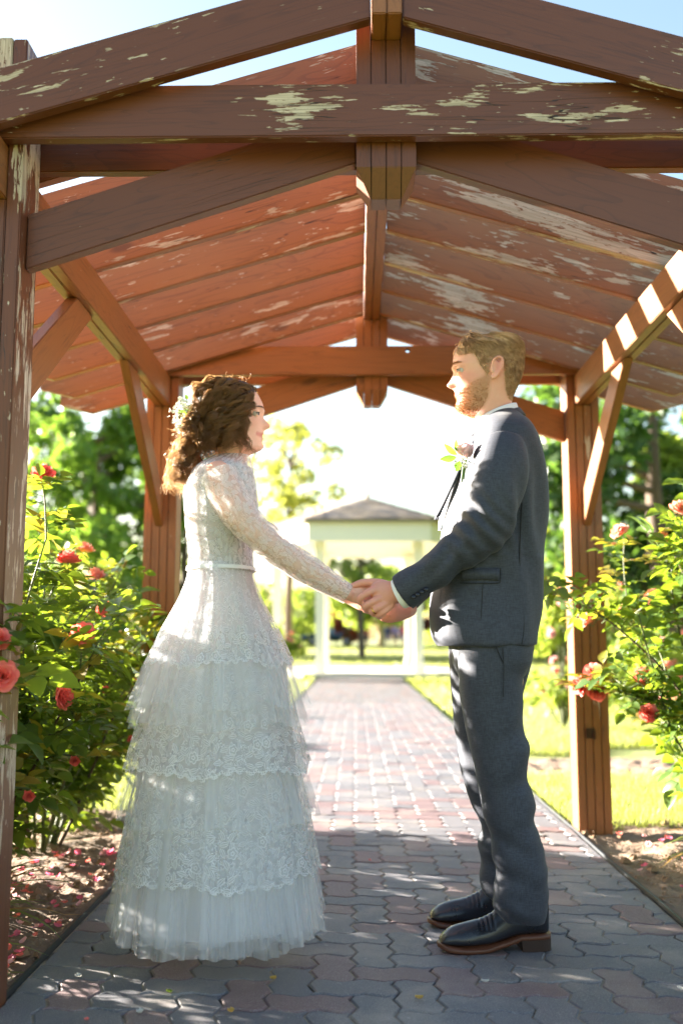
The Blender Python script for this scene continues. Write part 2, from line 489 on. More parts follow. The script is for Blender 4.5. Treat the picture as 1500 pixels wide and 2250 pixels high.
# ------------------------------------------------------------------ the wooden arbor
def m_wood(name, base, dark, red):
    t = NT(name); tc = t.n('TexCoord').outputs['Object']; inf = t.n('ObjectInfo')
    rnd = inf.outputs['Random']; peel = t.n('SeparateColor', ins={0: inf.outputs['Color']}).outputs[0]
    off = t.n('CombineXYZ', ins={0: t.math('MULTIPLY', rnd, 31.0), 1: t.math('MULTIPLY', rnd, 17.0), 2: t.math('MULTIPLY', rnd, 53.0)}).outputs[0]
    v = t.vmath('ADD', tc, off).outputs[0]
    long1 = t.mapping(v, (2.2, 15, 15)); long2 = t.mapping(v, (9, 85, 85)); grain_v = t.mapping(v, (3, 110, 110))
    n1 = t.noise(long1, 1.0, 6, 0.62, 0.3).outputs['Fac']
    n2 = t.noise(long2, 1.0, 4, 0.6).outputs['Fac']
    where = t.noise(v, 2.3, 2).outputs['Fac']
    gr = t.noise(grain_v, 1.0, 4, 0.6, 0.6).outputs['Fac']
    ring = t.noise(t.mapping(v, (1.1, 9, 9)), 1.0, 2, 0.5, 1.5).outputs['Fac']
    rings = t.math('FRACT', t.math('MULTIPLY', ring, 9.0))
    # how far the paint has flaked off
    lvl = t.math('ADD', t.math('ADD', n1, t.math('MULTIPLY', t.math('SUBTRACT', where, 0.5), 0.55)), t.math('MULTIPLY', t.math('SUBTRACT', n2, 0.5), 0.42))
    th = t.math('SUBTRACT', 0.86, t.math('MULTIPLY', peel, 0.34))
    bare = t.step(t.math('SUBTRACT', lvl, th), 0.0, 0.018)
    speck = t.noise(t.mapping(v, (18, 90, 90)), 1.0, 3).outputs['Fac']
    bare = t.math('MAXIMUM', bare, t.math('MULTIPLY', t.step(t.math('SUBTRACT', speck, t.math('SUBTRACT', 0.76, t.math('MULTIPLY', peel, 0.13))), 0, 0.02), t.step(where, 0.40, 0.55)))
    rest = t.noise(t.mapping(v, (26, 120, 120)), 1.0, 4, 0.7).outputs['Fac']
    bare = t.math('MULTIPLY', bare, t.math('SUBTRACT', 1.0, t.step(rest, 0.60, 0.64)))
    paint = t.mix(t.noise(v, 1.6, 4).outputs['Fac'], base, red)
    paint = t.mix(t.math('MULTIPLY', t.step(gr, 0.52, 0.72), 0.35), paint, dark)
    paint = t.mix(t.math('MULTIPLY', t.step(rings, 0.72, 0.98), 0.28), paint, dark)
    # knots
    kv = t.n('TexVoronoi', ins={'Vector': t.mapping(v, (2.1, 6, 6)), 'Scale': 1.0}).outputs['Distance']
    paint = t.mix(t.math('MULTIPLY', t.step(kv, 0.13, 0.05), 0.7), paint, dark)
    # cracks along the grain
    cr = t.noise(t.mapping(v, (1.3, 42, 42)), 1.0, 2, 0.4, 0.25).outputs['Fac']
    crack = t.math('MULTIPLY', t.step(t.math('ABSOLUTE', t.math('SUBTRACT', cr, 0.5)), 0.006, 0.002), t.step(where, 0.5, 0.62))
    wood = t.mix(t.step(gr, 0.35, 0.65), srgb(168, 144, 122), srgb(222, 202, 184))
    wood = t.mix(t.math('MULTIPLY', t.step(rings, 0.5, 0.95), 0.45), wood, srgb(158, 140, 116))
    wood = t.mix(t.math('MULTIPLY', where, 0.5), wood, srgb(176, 168, 162))
    col = t.mix(bare, paint, wood); col = t.mix(crack, col, srgb(40, 22, 16))
    h = t.math('ADD', t.math('MULTIPLY', bare, -0.7), t.math('ADD', t.math('MULTIPLY', gr, 0.35), t.math('MULTIPLY', crack, -0.8)))
    rough = t.math('ADD', 0.42, t.math('MULTIPLY', bare, 0.4))
    return t.shader(t.bsdf(col, rough, t.bump(h, 0.55, 0.0022)))
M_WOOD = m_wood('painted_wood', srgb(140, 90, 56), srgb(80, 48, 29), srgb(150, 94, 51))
M_WOOD_SHADE = m_wood('painted_wood_shade', srgb(96, 54, 33), srgb(56, 31, 19), srgb(106, 57, 31))  # same paint as the other timber; shade on the near truss put into the colour
M_GAP_SHADE = plain('gap_shade_fill', srgb(60, 34, 26), 0.8)  # filler inside the board posts, coloured dark as the shade in the gaps

arbor = empty('wooden_arbor', (X0, 3.6, 0))
tag(arbor, 'red brown timber arbor with flaking paint over the brick path', 'arbor')
AL = Vector(arbor.location)
TRI, BAY, NB = 2.305, 0.3245, 9       # first rafter, spacing, count
SLOPE, ZB = 0.295, 2.42               # rafter underside at the ridge line
HALF = 1.005
_mw = {}
def wpart(name, bm, origin, rot=None, peel=0.3, mat=None, parent=None, bev=0.003):
    if bev: bmesh.ops.bevel(bm, geom=[e for e in bm.edges], offset=bev, segments=2, affect='EDGES', clamp_overlap=True)
    me = bm_mesh(name, bm, False)
    m = Matrix.Translation(Vector(origin) - AL) @ (rot.to_4x4() if rot is not None else Matrix.Identity(4))
    o = obj(name, me, mat or M_WOOD, arbor)
    _mw[o.name] = m
    if parent is not None:
        o.parent = parent
        m = _mw[parent.name].inverted() @ m
    o.matrix_basis = m
    o.color = (peel, 0, 0, 1)
    return o
RZ = Matrix.Rotation(R(90), 3, 'Z')          # local x -> world y
RUP = Matrix.Rotation(R(-90), 3, 'Y')        # local x -> world z
def along_z(x, y, z0, z1, sx, sy, name, peel, parent=None, mat=None):
    bm = box_data(z1 - z0, sy, sx)          # local x up, local z -> world -x
    return wpart(name, bm, (x, y, (z0 + z1) / 2), RUP, peel, mat, parent)

T = 0.0365; D = 0.14
prn = random.Random(11)
# rafters: nine pairs standing on edge, tails cut to a point
for k in range(NB):
    y = TRI + k * BAY + 0.019
    for s in (-1, 1):
        a, b, c = 0.0405, 1.41, 1.57
        z = lambda dx: ZB - SLOPE * dx
        vt = 0.147
        # work in a frame tilted with the slope so the grain follows the board
        ang = math.atan(SLOPE)
        poly = [(a, z(a)), (b, z(b)), (c, z(c) + 0.088), (c, z(c) + vt), (a, z(a) + vt)]
        mx, mz = 0.8, z(0.8) + vt / 2
        ca, sa = math.cos(ang), math.sin(ang)
        loc = [((x - mx) * ca - (zz - mz) * sa, (x - mx) * sa + (zz - mz) * ca) for x, zz in poly]
        if s < 0: loc = [(-x, zz) for x, zz in loc]
        rot = Matrix.Rotation(s * ang, 3, 'Y')
        peel = (0.68 if s < 0 else 0.90) + prn.uniform(-0.1, 0.12)
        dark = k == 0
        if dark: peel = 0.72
        wpart('rafter', prism(loc, T), (X0 + s * mx, y, mz), rot, peel, M_WOOD_SHADE if dark else M_WOOD)

# ridge and side plates, two boards each
YA, YB = 2.292, 4.955
for s in (-1, 1):
    wpart('ridge_board', box_data(YB - YA, T, 0.14), (X0 + s * 0.0192, (YA + YB) / 2, 2.48), RZ, 0.12)
for s in (-1, 1):
    for q in (-1, 1):
        wpart('plate_board', box_data(4.93 - 2.315, T, D), (X0 + s * HALF + q * 0.0192, (4.93 + 2.315) / 2, 1.985 + D / 2), RZ, 0.15)

TR = [(2.36, 2.40), (4.63, 4.67)]            # front of tie, front of post
for ti, (yt, yp) in enumerate(TR):
    yc = yp + D / 2
    tm = M_WOOD_SHADE if ti == 0 else M_WOOD
    # ties on both faces of the posts
    for fb, yy in ((0, yt + T / 2), (1, yp + D + 0.0015 + T / 2)):
        h0, h1 = 2.125, 2.265
        e = 1.10; top = lambda dx: ZB + 0.147 - SLOPE * dx - 0.012
        dxc = (ZB + 0.135 - h1) / SLOPE
        poly = [(-e, h0), (e, h0), (e, top(e)), (dxc, h1), (-dxc, h1), (-e, top(e))]
        bm = prism([(x, z - 2.195) for x, z in poly], T)
        o = wpart('tie_beam', bm, (X0, yy, 2.195), None, (0.72 if fb == 0 and ti == 0 else 0.15), tm)
        if ti == 1 and fb == 0:              # an old bolt hole shows the sky
            p = P(895, 770, yt)
            cy = bmesh.new(); bmesh.ops.create_cone(cy, cap_ends=True, segments=20, radius1=0.0105, radius2=0.0105, depth=0.2)
            co = obj('drill', bm_mesh('drill', cy)); co.matrix_world = Matrix.Translation((p.x, yy, p.z)) @ Matrix.Rotation(R(90), 4, 'X')
            bpy.context.view_layer.update()
            md = o.modifiers.new('b', 'BOOLEAN'); md.object = co; md.operation = 'DIFFERENCE'; md.solver = 'EXACT'
            me2 = bpy.data.meshes.new_from_object(o.evaluated_get(bpy.context.evaluated_depsgraph_get()))
            o.modifiers.clear(); o.data = me2; bpy.data.objects.remove(co)
    # king post of four boards with a faceted pendant
    kp = along_z(X0, yc, 2.075, 2.38, 0.12, 0.125, 'king_post', 0.0, None, M_GAP_SHADE)  # added inner filler, dark to paint shade between the boards
    for q in (-1.5, -0.5, 0.5, 1.5):
        x0b, x1b = q * 0.0385 - T / 2, q * 0.0385 + T / 2
        ztop = 2.4085 if abs(q) < 1 else 2.545
        zs = [1.992, 2.062, ztop]
        V = []
        for zi, zz in enumerate(zs):
            ins = 0.036 if zi == 0 else 0
            lx = 0.0763 - ins; ly = D / 2 - ins
            for (xx, yy) in ((x0b, -D / 2), (x1b, -D / 2), (x1b, D / 2), (x0b, D / 2)):
                V.append((max(-lx, min(lx, xx)), max(-ly, min(ly, yy)), zz - 2.3))
        # local x must run up the board for the grain
        V = [(z, y, -x) for x, y, z in V]
        bm = bmesh.new(); vs = [bm.verts.new(v) for v in V]
        for i in (0, 4):
            for j in range(4): bm.faces.new([vs[i + j], vs[i + (j + 1) % 4], vs[i + 4 + (j + 1) % 4], vs[i + 4 + j]])
        bm.faces.new(vs[0:4]); bm.faces.new(vs[8:12])
        bmesh.ops.recalc_face_normals(bm, faces=bm.faces[:])
        wpart('board', bm, (X0, yc, 2.3), RUP, 0.12 if ti else 0.2, tm, kp, 0.0015)
    # struts from the posts up to the king post
    for s in (-1, 1):
        za, zb_ = 2.098, 1.815; xa, xb = 0.078, HALF - 0.078
        ang = math.atan2(za - zb_, xb - xa); ca, sa = math.cos(ang), math.sin(ang)
        mx, mz = (xa + xb) / 2, (za + zb_) / 2 + 0.07
        poly = [(xa, za), (xb, zb_), (xb, zb_ + 0.148), (xa, za + 0.148)]
        loc = [((x - mx) * ca - (zz - mz) * sa, (x - mx) * sa + (zz - mz) * ca) for x, zz in poly]
        if s < 0: loc = [(-x, zz) for x, zz in loc]
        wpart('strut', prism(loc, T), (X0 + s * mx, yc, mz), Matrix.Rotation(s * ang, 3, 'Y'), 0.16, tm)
    # posts of four boards
    for s in (-1, 1):
        xc = X0 + s * HALF
        po = along_z(xc, yc, -0.03, 1.96, 0.13, 0.125, 'post', 0.0, None, M_GAP_SHADE)  # added inner filler, dark to paint shade between the boards
        for q in (-1.5, -0.5, 0.5, 1.5):
            pe = 0.85 if (ti == 0 and s < 0) else (0.55 if q == 0.5 and s > 0 else 0.14)
            if abs(q) < 1:
                along_z(xc + q * 0.0385, yc, -0.03, 1.983, T, D, 'board', pe, po, tm)
                along_z(xc + q * 0.0385, yc, 2.128, 2.425, T, D, 'board', pe, po, tm)
            else:
                along_z(xc + q * 0.0385, yc, -0.03, 2.42, T, D, 'board', pe, po, tm)
# knee braces between posts and plates
for s in (-1, 1):
    for (yp, dr) in ((2.40 + D, 1), (4.67, -1)):
        zp, zl, ry = 1.984, 1.40, 0.80
        poly = [(0, zl), (ry, zp), (ry - 0.20, zp), (0, zl + 0.155)]
        ang = math.atan2(zp - zl, ry); ca, sa = math.cos(ang), math.sin(ang)
        my, mz = ry / 2 - 0.05, (zp + zl) / 2 + 0.05
        loc = [((y - my) * ca + (z - mz) * sa, -(y - my) * sa + (z - mz) * ca) for y, z in poly]
        if dr < 0: loc = [(-x, z) for x, z in loc]
        rot = RZ @ Matrix.Rotation(-dr * ang, 3, 'Y')
        wpart('knee_brace', prism(loc, T), (X0 + s * HALF + s * 0.004, yp + dr * my, mz), rot, 0.15)
# galvanised strap and bolts left on the posts
M_RUST = plain('rusty_steel', srgb(84, 58, 46), 0.55, 0.4, 60, 0.3, Metallic=0.6)
p = P(1296, 1611, 4.665)
b = MB(); b.box((p.x - AL.x, p.y - AL.y - 0.004, p.z - AL.z), (0.04, 0.006, 0.045)); b.box((p.x - AL.x + 0.016, p.y - AL.y - 0.012, p.z - AL.z - 0.006), (0.010, 0.014, 0.04))
b.build('hinge_plate', M_RUST, arbor, False)
# ------------------------------------------------------------------ people: shared helpers
def stack(levels, Yc, seg=48, n=60, p=2.3, yshift=0.0):
    """closed body of rings; levels: (py, px_a, px_b, half width in y[, y centre])"""
    L = []
    for l in levels:
        a = P(l[1], l[0], Yc); b = P(l[2], l[0], Yc)
        L.append(((a.x + b.x) / 2, (l[4] if len(l) > 4 else Yc), (a.z + b.z) / 2, abs(b.x - a.x) / 2, l[3]))
    C = catmull(L, n)
    C[:, 3:] = np.maximum(C[:, 3:], 0.004)
    ang = np.linspace(0, 2 * np.pi, seg, endpoint=False)
    c, s = np.cos(ang), np.sin(ang); e = 2 / p
    cc = np.sign(c) * np.abs(c) ** e; ss = np.sign(s) * np.abs(s) ** e
    V = np.stack([C[:, 0:1] + C[:, 3:4] * cc, C[:, 1:2] + C[:, 4:5] * ss, np.repeat(C[:, 2:3], seg, 1)], -1).reshape(-1, 3)
    F = [tuple(f) for f in grid_faces(n, seg, True)]
    F.append(tuple(range(seg - 1, -1, -1))); F.append(tuple(range((n - 1) * seg, n * seg)))
    return V, F

def chain(mb, pts, rad, seg=12, up=(0, 1, 0), n=None):
    """limb through photo points: pts (px, py, Y)"""
    mb.tube([tuple(P(*p)) for p in pts], rad, seg=seg, up=up, n=n)

def strand_mesh(name, paths, r0, r1, mat, parent, tone=None):
    """paths (N, K, 3): every strand a three-sided tapering tube"""
    paths = np.asarray(paths, float); N, K, _ = paths.shape
    t = np.gradient(paths, axis=1); t /= np.linalg.norm(t, axis=2)[..., None] + 1e-9
    ref = np.array([0.31, -0.87, 0.38]); b = np.cross(t, ref); b /= np.linalg.norm(b, axis=2)[..., None] + 1e-9
    a = np.cross(b, t)
    rr = (np.linspace(r0, r1, K))[None, :, None]
    V = np.empty((N, K, 3, 3))
    for q in range(3):
        w = 2 * np.pi * q / 3
        V[:, :, q] = paths + rr * (math.cos(w) * a + math.sin(w) * b)
    base = (np.arange(N) * K * 3)[:, None, None]; k = (np.arange(K - 1) * 3)[None, :, None]; q = np.arange(3)[None, None, :]; q2 = (q + 1) % 3
    F = np.stack([base + k + q, base + k + q2, base + k + 3 + q2, base + k + 3 + q], -1).reshape(-1, 4)
    o = mk(name, V.reshape(-1, 3), F, mat, parent)
    a = o.data.attributes.new('tone', 'FLOAT', 'POINT')
    a.data.foreach_set('value', np.repeat(np.full(N, 0.5) if tone is None else np.asarray(tone), K * 3).astype(np.float32))
    return o

class Head:
    """a head built from its profile; fwd +1 looks along +x, -1 along -x"""
    def __init__(s, levels, nose, lips, eye, Yc, fwd, nose_w=0.0125, jaw_y=None):
        s.Yc, s.fwd = Yc, fwd
        A = []
        for (py, pf, pb, w, tp) in levels:
            a, b = P(pf, py, Yc), P(pb, py, Yc); A.append((a.z, a.x, b.x, w, tp))
        A = np.array(A)[::-1]                       # rising z
        s.A = A; s.z0, s.z1 = A[0, 0], A[-1, 0]
        nz = sorted([(P(px, py, Yc).z, d) for px, py, d in nose]); s.nose = np.array(nz)
        s.lips = np.array(sorted([(P(0, py, Yc).z, d) for py, d in lips]))
        s.eye = P(eye[0], eye[1], Yc); s.nw = nose_w
    def prm(s, z):
        f = lambda k: np.interp(z, s.A[:, 0], s.A[:, k])
        return f(1), f(2), f(3), f(4)
    def build(s, n=84, seg=72):
        z = np.linspace(s.z0, s.z1, n)
        # more rings where the dome closes
        z = np.concatenate([z[:-1], s.z1 - (s.z1 - z[-2]) * np.array([0.6, 0.35, 0.15, 0.04])])
        k = np.array([1, 2, 3, 2, 1.0]); k /= k.sum()
        xf, xb, W, tp = s.prm(z)
        sm = lambda a: np.convolve(np.pad(a, 2, mode='edge'), k, 'valid')
        W, tp, xb = sm(W), sm(tp), sm(xb)
        ang = np.linspace(0, 2 * np.pi, seg, endpoint=False); c, sn = np.cos(ang), np.sin(ang); e = 2 / 2.25
        cc = np.sign(c) * np.abs(c) ** e; ss = np.sign(sn) * np.abs(sn) ** e
        xm = xf * 0.45 + xb * 0.55
        x = np.where(cc[None] > 0, xm[:, None] + (xf - xm)[:, None] * cc, xm[:, None] + (xb - xm)[:, None] * -cc)
        y = W[:, None] * ss * (1 - tp[:, None] * np.maximum(cc, 0) ** 1.3)
        zz = np.repeat(z[:, None], seg, 1)
        front = np.clip(cc, 0, 1)[None] ** 0.5
        N = np.interp(z, s.nose[:, 0], s.nose[:, 1])[:, None]
        zt = s.nose[np.argmax(s.nose[:, 1]), 0]
        sw = s.nw * (0.72 + 0.55 * np.exp(-((z - zt) / 0.012) ** 2))[:, None]
        Lp = np.interp(z, s.lips[:, 0], s.lips[:, 1])[:, None]
        ze = s.eye.z; ay = np.abs(y)
        d = N * np.exp(-(y / sw) ** 2) + Lp * np.exp(-(y / 0.024) ** 2)
        d -= 0.0125 * np.exp(-((ay - 0.031) / 0.013) ** 2 - ((zz - ze) / 0.010) ** 2)
        d += 0.0035 * np.exp(-((ay - 0.028) / 0.018) ** 2 - ((zz - ze - 0.017) / 0.006) ** 2)
        d += 0.0050 * np.exp(-((ay - 0.044) / 0.018) ** 2 - ((zz - ze + 0.026) / 0.014) ** 2)
        x = x + s.fwd * d * front
        s.grid = np.stack([x, y + s.Yc, zz], -1)
        V = s.grid.reshape(-1, 3); nr = len(z)
        F = [tuple(f) for f in grid_faces(nr, seg, True)]
        F.append(tuple(range(seg - 1, -1, -1))); F.append(tuple(range((nr - 1) * seg, nr * seg)))
        return V, F
    def surf(s, x, z, side):
        """y of the surface seen from the side at (x, z)"""
        xf, xb, W, tp = s.prm(z)
        xm = xf * 0.45 + xb * 0.55
        c = np.clip(np.where((x - xm) * s.fwd > 0, (x - xm) / (xf - xm), -(x - xm) / (xb - xm)), -1, 1)
        e = 2 / 2.25
        cs = np.abs(c) ** (1 / e); sn = np.sqrt(np.maximum(0, 1 - cs ** 2)) ** e
        return s.Yc + side * W * sn * (1 - tp * np.maximum(c, 0) ** 1.3)

def ear_parts(mb, px, py, h, head, fwd):
    """helix, lobe and bowl of both ears; px, py the ear's middle"""
    for side in (-1, 1):
        c = P(px, py, head.Yc); y = head.surf(np.array(c.x), np.array(c.z), side)
        y = float(y) + side * 0.004
        tilt = 0.18
        def q(u, v, o):          # u forward, v up, o outward
            return (c.x + fwd * (u * math.cos(tilt) + v * math.sin(tilt) * -0.55), y + side * o, c.z + v - u * 0.1)
        hx = [(0.010, -0.004, 0.002), (0.011, 0.012, 0.006), (0.006, 0.026, 0.009), (-0.006, 0.031, 0.012), (-0.016, 0.024, 0.015), (-0.019, 0.008, 0.016), (-0.014, -0.010, 0.013), (-0.005, -0.023, 0.008), (0.005, -0.027, 0.004), (0.009, -0.018, 0.002)]
        k = h / 0.060
        mb.tube([q(a * k, b * k, o) for a, b, o in hx], [0.0035, 0.004, 0.0042, 0.0045, 0.0045, 0.0042, 0.0042, 0.0055, 0.0055, 0.003], seg=10)
        mb.tube([q(0.004 * k, 0.018 * k, 0.003), q(-0.006 * k, 0.002 * k, 0.005), q(0.002 * k, -0.020 * k, 0.002)], [(0.010, 0.004), (0.012, 0.0045), (0.007, 0.004)], seg=12)
        mb.tube([q(0.008 * k, 0.004 * k, 0.004), q(0.009 * k, -0.008 * k, 0.006)], [0.004, 0.0042], seg=8)
        mb.tube([q(-0.010 * k, 0.016 * k, 0.010), q(-0.012 * k, 0.002 * k, 0.011), q(-0.004 * k, -0.012 * k, 0.009)], [0.0028, 0.003, 0.003], seg=8)

def m_skin(name, base, flush, hair):
    t = NT(name); g = t.n('NewGeometry').outputs['Position']
    n1 = t.noise(g, 28, 4).outputs['Fac']; n2 = t.noise(g, 260, 3).outputs['Fac']
    fr = t.n('TexVoronoi', ins={'Scale': 190.0, 'Vector': g}).outputs['Distance']
    c = t.mix(t.math('MULTIPLY', n1, 0.6), base, flush)
    c = t.mix(t.math('MULTIPLY', t.step(fr, 0.22, 0.10), t.math('MULTIPLY', n1, 0.35)), c, srgb(168, 108, 78))
    blush = t.n('Attribute', attribute_name='blush').outputs['Fac']
    c = t.mix(t.math('MULTIPLY', blush, 0.55), c, flush)
    st = t.n('Attribute', attribute_name='stubble').outputs['Fac']
    c = t.mix(t.math('MULTIPLY', st, t.math('ADD', 0.55, t.math('MULTIPLY', n2, 0.4))), c, hair)
    lip = t.n('Attribute', attribute_name='lip').outputs['Fac']
    c = t.mix(t.math('MULTIPLY', lip, 0.75), c, srgb(190, 92, 84))
    p = t.bsdf(c, 0.46, t.bump(n2, 0.12, 0.0012), **{'Subsurface_Weight': 0.12, 'Subsurface_Scale': 0.006})
    return t.shader(p)

def attr(me, name, fn):
    n = len(me.vertices); co = np.empty(n * 3, np.float32); me.vertices.foreach_get('co', co)
    a = me.attributes.new(name, 'FLOAT', 'POINT'); a.data.foreach_set('value', np.asarray(fn(co.reshape(-1, 3).astype(float)), np.float32))

def in_poly(x, y, poly):
    x, y = np.asarray(x), np.asarray(y); r = np.zeros(x.shape, bool); n = len(poly)
    for i in range(n):
        x1, y1 = poly[i]; x2, y2 = poly[(i + 1) % n]
        c = ((y1 > y) != (y2 > y)) & (x < (x2 - x1) * (y - y1) / (y2 - y1 + 1e-12) + x1); r ^= c
    return r
def poly_world(pts, Yc): return [(P(a, b, Yc).x, P(a, b, Yc).z) for a, b in pts]
def soft_poly(x, z, poly, soft=0.006):
    """1 inside, fading over the border"""
    r = np.zeros(len(x)); k = 0
    for dx in (-1, 0, 1):
        for dz in (-1, 0, 1): r += in_poly(x + dx * soft, z + dz * soft, poly); k += 1
    return r / k

def eyes(parent, head, iris, Yc):
    """eyeballs with iris, upper lashes"""
    e = head.eye
    t = NT('eye'); tc = t.n('TexCoord').outputs['Object']
    sx = t.n('SeparateXYZ', ins={0: tc}).outputs[0]
    col = t.mix(t.step(sx, 0.0085, 0.0090), srgb(196, 186, 180), iris); col = t.mix(t.step(sx, 0.0107, 0.0110), col, (0.004, 0.004, 0.004, 1))
    m = t.shader(t.bsdf(col, 0.08))
    ml = plain('lashes', srgb(50, 34, 26), 0.7)
    for side in (-1, 1):
        bm = bmesh.new(); bmesh.ops.create_uvsphere(bm, u_segments=24, v_segments=16, radius=0.0118)
        o = obj('eyeball', bm_mesh('eyeball', bm, True), m, parent)
        o.location = Vector((e.x - head.fwd * 0.0135, Yc + side * 0.0305, e.z)) - Vector(parent.location)
        o.rotation_euler = (0, R(-2), 0 if head.fwd > 0 else math.pi)
        pts = []
        for a in np.linspace(-50, 70, 9):
            w = R(a)
            pts.append((e.x - head.fwd * 0.0135 + head.fwd * 0.0126 * math.cos(w) - parent.location.x, Yc + side * (0.0305 + 0.0126 * math.sin(w)) - parent.location.y, e.z + 0.0030 - 0.0022 * abs(math.sin(w)) ** 2 - parent.location.z))
        mb = MB(); mb.tube(pts, [0.0011] * 9, seg=6, up=(0, 0, 1)); mb.build('eyelashes', ml, parent)
        pts2 = [(x, y, z - 0.0065 + 0.003 * abs(i - 4) / 4) for i, (x, y, z) in enumerate(pts)]
        mb = MB(); mb.tube(pts2, [0.0006] * 9, seg=6, up=(0, 0, 1)); mb.build('eyelashes', ml, parent)

def lid_parts(mb, head, Yc):
    """upper and lower lids as shells over the eyeball, merged into the face"""
    e = head.eye
    for side in (-1, 1):
        c = np.array([e.x - head.fwd * 0.0135, Yc + side * 0.0305, e.z])
        for (a0, a1, r) in ((13, 75, 0.0133), (-75, -17, 0.0129)):
            V = []; nu, nv = 14, 6
            for rr in (r, r - 0.004):
                for i in range(nv):
                    el = R(a0 + (a1 - a0) * i / (nv - 1))
                    for j in range(nu):
                        az = R(-85 + 170 * j / (nu - 1))
                        V.append(c + rr * np.array([head.fwd * math.cos(el) * math.cos(az), math.cos(el) * math.sin(az), math.sin(el)]))
            F = []
            gf = [tuple(f) for f in grid_faces(nv, nu)]
            F += gf + [tuple(i + nu * nv for i in reversed(f)) for f in gf]
            rim = [j for j in range(nu)] + [i * nu + nu - 1 for i in range(1, nv)] + [(nv - 1) * nu + j for j in range(nu - 2, -1, -1)] + [i * nu for i in range(nv - 2, 0, -1)]
            for q in range(len(rim)):
                a, b = rim[q], rim[(q + 1) % len(rim)]; F.append((b, a, a + nu * nv, b + nu * nv))
            mb.add(V, F)

def hairmat(name, c1, c2, tr, tmix=0.45, rough=0.4, clear=0.0):
    t = NT(name); isl = t.n('NewGeometry').outputs['Random Per Island']
    tn = t.n('Attribute', attribute_name='tone').outputs['Fac']
    col = t.mix(t.math('ADD', t.math('MULTIPLY', tn, 0.7), t.math('MULTIPLY', isl, 0.3)), c1, c2)
    p = t.bsdf(col, rough, None, **{'Specular_IOR_Level': 0.6})
    tl = t.n('BsdfTranslucent', ins={'Color': tr})
    sh = t.mixsh(tmix, p, tl.outputs[0])
    if clear: sh = t.mixsh(clear, sh, t.n('BsdfTransparent', ins={'Color': (1, 0.93, 0.82, 1)}).outputs[0])   # strands let light pass
    return t.shader(sh)
# ------------------------------------------------------------------ the groom
GY = 2.86
groom = empty('person', (P(1090, 2060, GY).x, GY, 0)); tag(groom, 'man in grey suit and black boots holding hands, facing the bride', 'person', 'wedding couple')
GL = Vector(groom.location)
def shift(o, L):                      # meshes are modelled in world space; bring them under their thing
    o.data.transform(Matrix.Translation(-L)); o.data.update(); return o
M_SKIN_G = m_skin('skin_groom', srgb(230, 184, 164), srgb(214, 130, 112), srgb(172, 124, 84))
ghead = Head(
    [(740, 1062, 1092, 0.018, 0), (742, 1044, 1106, 0.036, 0.02), (746, 1027, 1119, 0.051, 0.04), (754, 1011, 1131, 0.064, 0.08), (766, 1000, 1142, 0.073, 0.10), (782, 996, 1147, 0.077, 0.12), (798, 994, 1149, 0.0785, 0.14),
     (810, 992, 1148, 0.078, 0.16), (820, 996, 1146, 0.077, 0.20), (832, 999, 1142, 0.0755, 0.22), (846, 1000, 1136, 0.073, 0.24), (858, 1000, 1131, 0.070, 0.26), (868, 1001, 1127, 0.067, 0.28),
     (880, 1003, 1124, 0.064, 0.30), (893, 1001, 1122, 0.060, 0.34), (902, 1004, 1122, 0.057, 0.36), (908, 1012, 1123, 0.054, 0.36), (914, 1038, 1125, 0.053, 0.25), (922, 1052, 1128, 0.055, 0.1), (945, 1054, 1136, 0.058, 0.0), (975, 1050, 1146, 0.066, 0.0)],
    nose=[(0, 822, 0.0), (0, 828, 0.005), (0, 838, 0.0135), (0, 847, 0.0235), (0, 851, 0.0275), (0, 855, 0.0235), (0, 858, 0.012), (0, 861, 0.001), (0, 866, 0)],
    lips=[(860, 0), (863.5, 0.003), (866, 0.0035), (868, 0.0005), (870.5, 0.0035), (874, 0.003), (878, -0.001), (886, 0.0), (893, 0.001), (900, 0)],
    eye=(1000, 820), Yc=GY, fwd=-1)
gb = MB()
gb.add(*ghead.build()); ear_parts(gb, 1079, 826, 0.060, ghead, -1); lid_parts(gb, ghead, GY)
# body inside the clothes, arms and hands
gb.add(*stack([(930, 1060, 1150, 0.07), (960, 1045, 1170, 0.16), (1000, 1025, 1180, 0.185), (1100, 990, 1188, 0.17), (1250, 985, 1178, 0.155), (1400, 1004, 1160, 0.150), (1460, 1020, 1145, 0.14)], GY, n=30))
for s, dz in ((-1, 0), (1, 8)):
    Yf = lambda d: GY + s * d
    chain(gb, [(1108, 985, Yf(0.17)), (1090, 1080, Yf(0.195)), (1065, 1160, Yf(0.19)), (985, 1230 + dz, Yf(0.165)), (905, 1286 + dz, Yf(0.145)), (872, 1303 + dz, Yf(0.125))], [0.05, 0.048, 0.042, 0.038, 0.028, (0.030, 0.024)], seg=16)
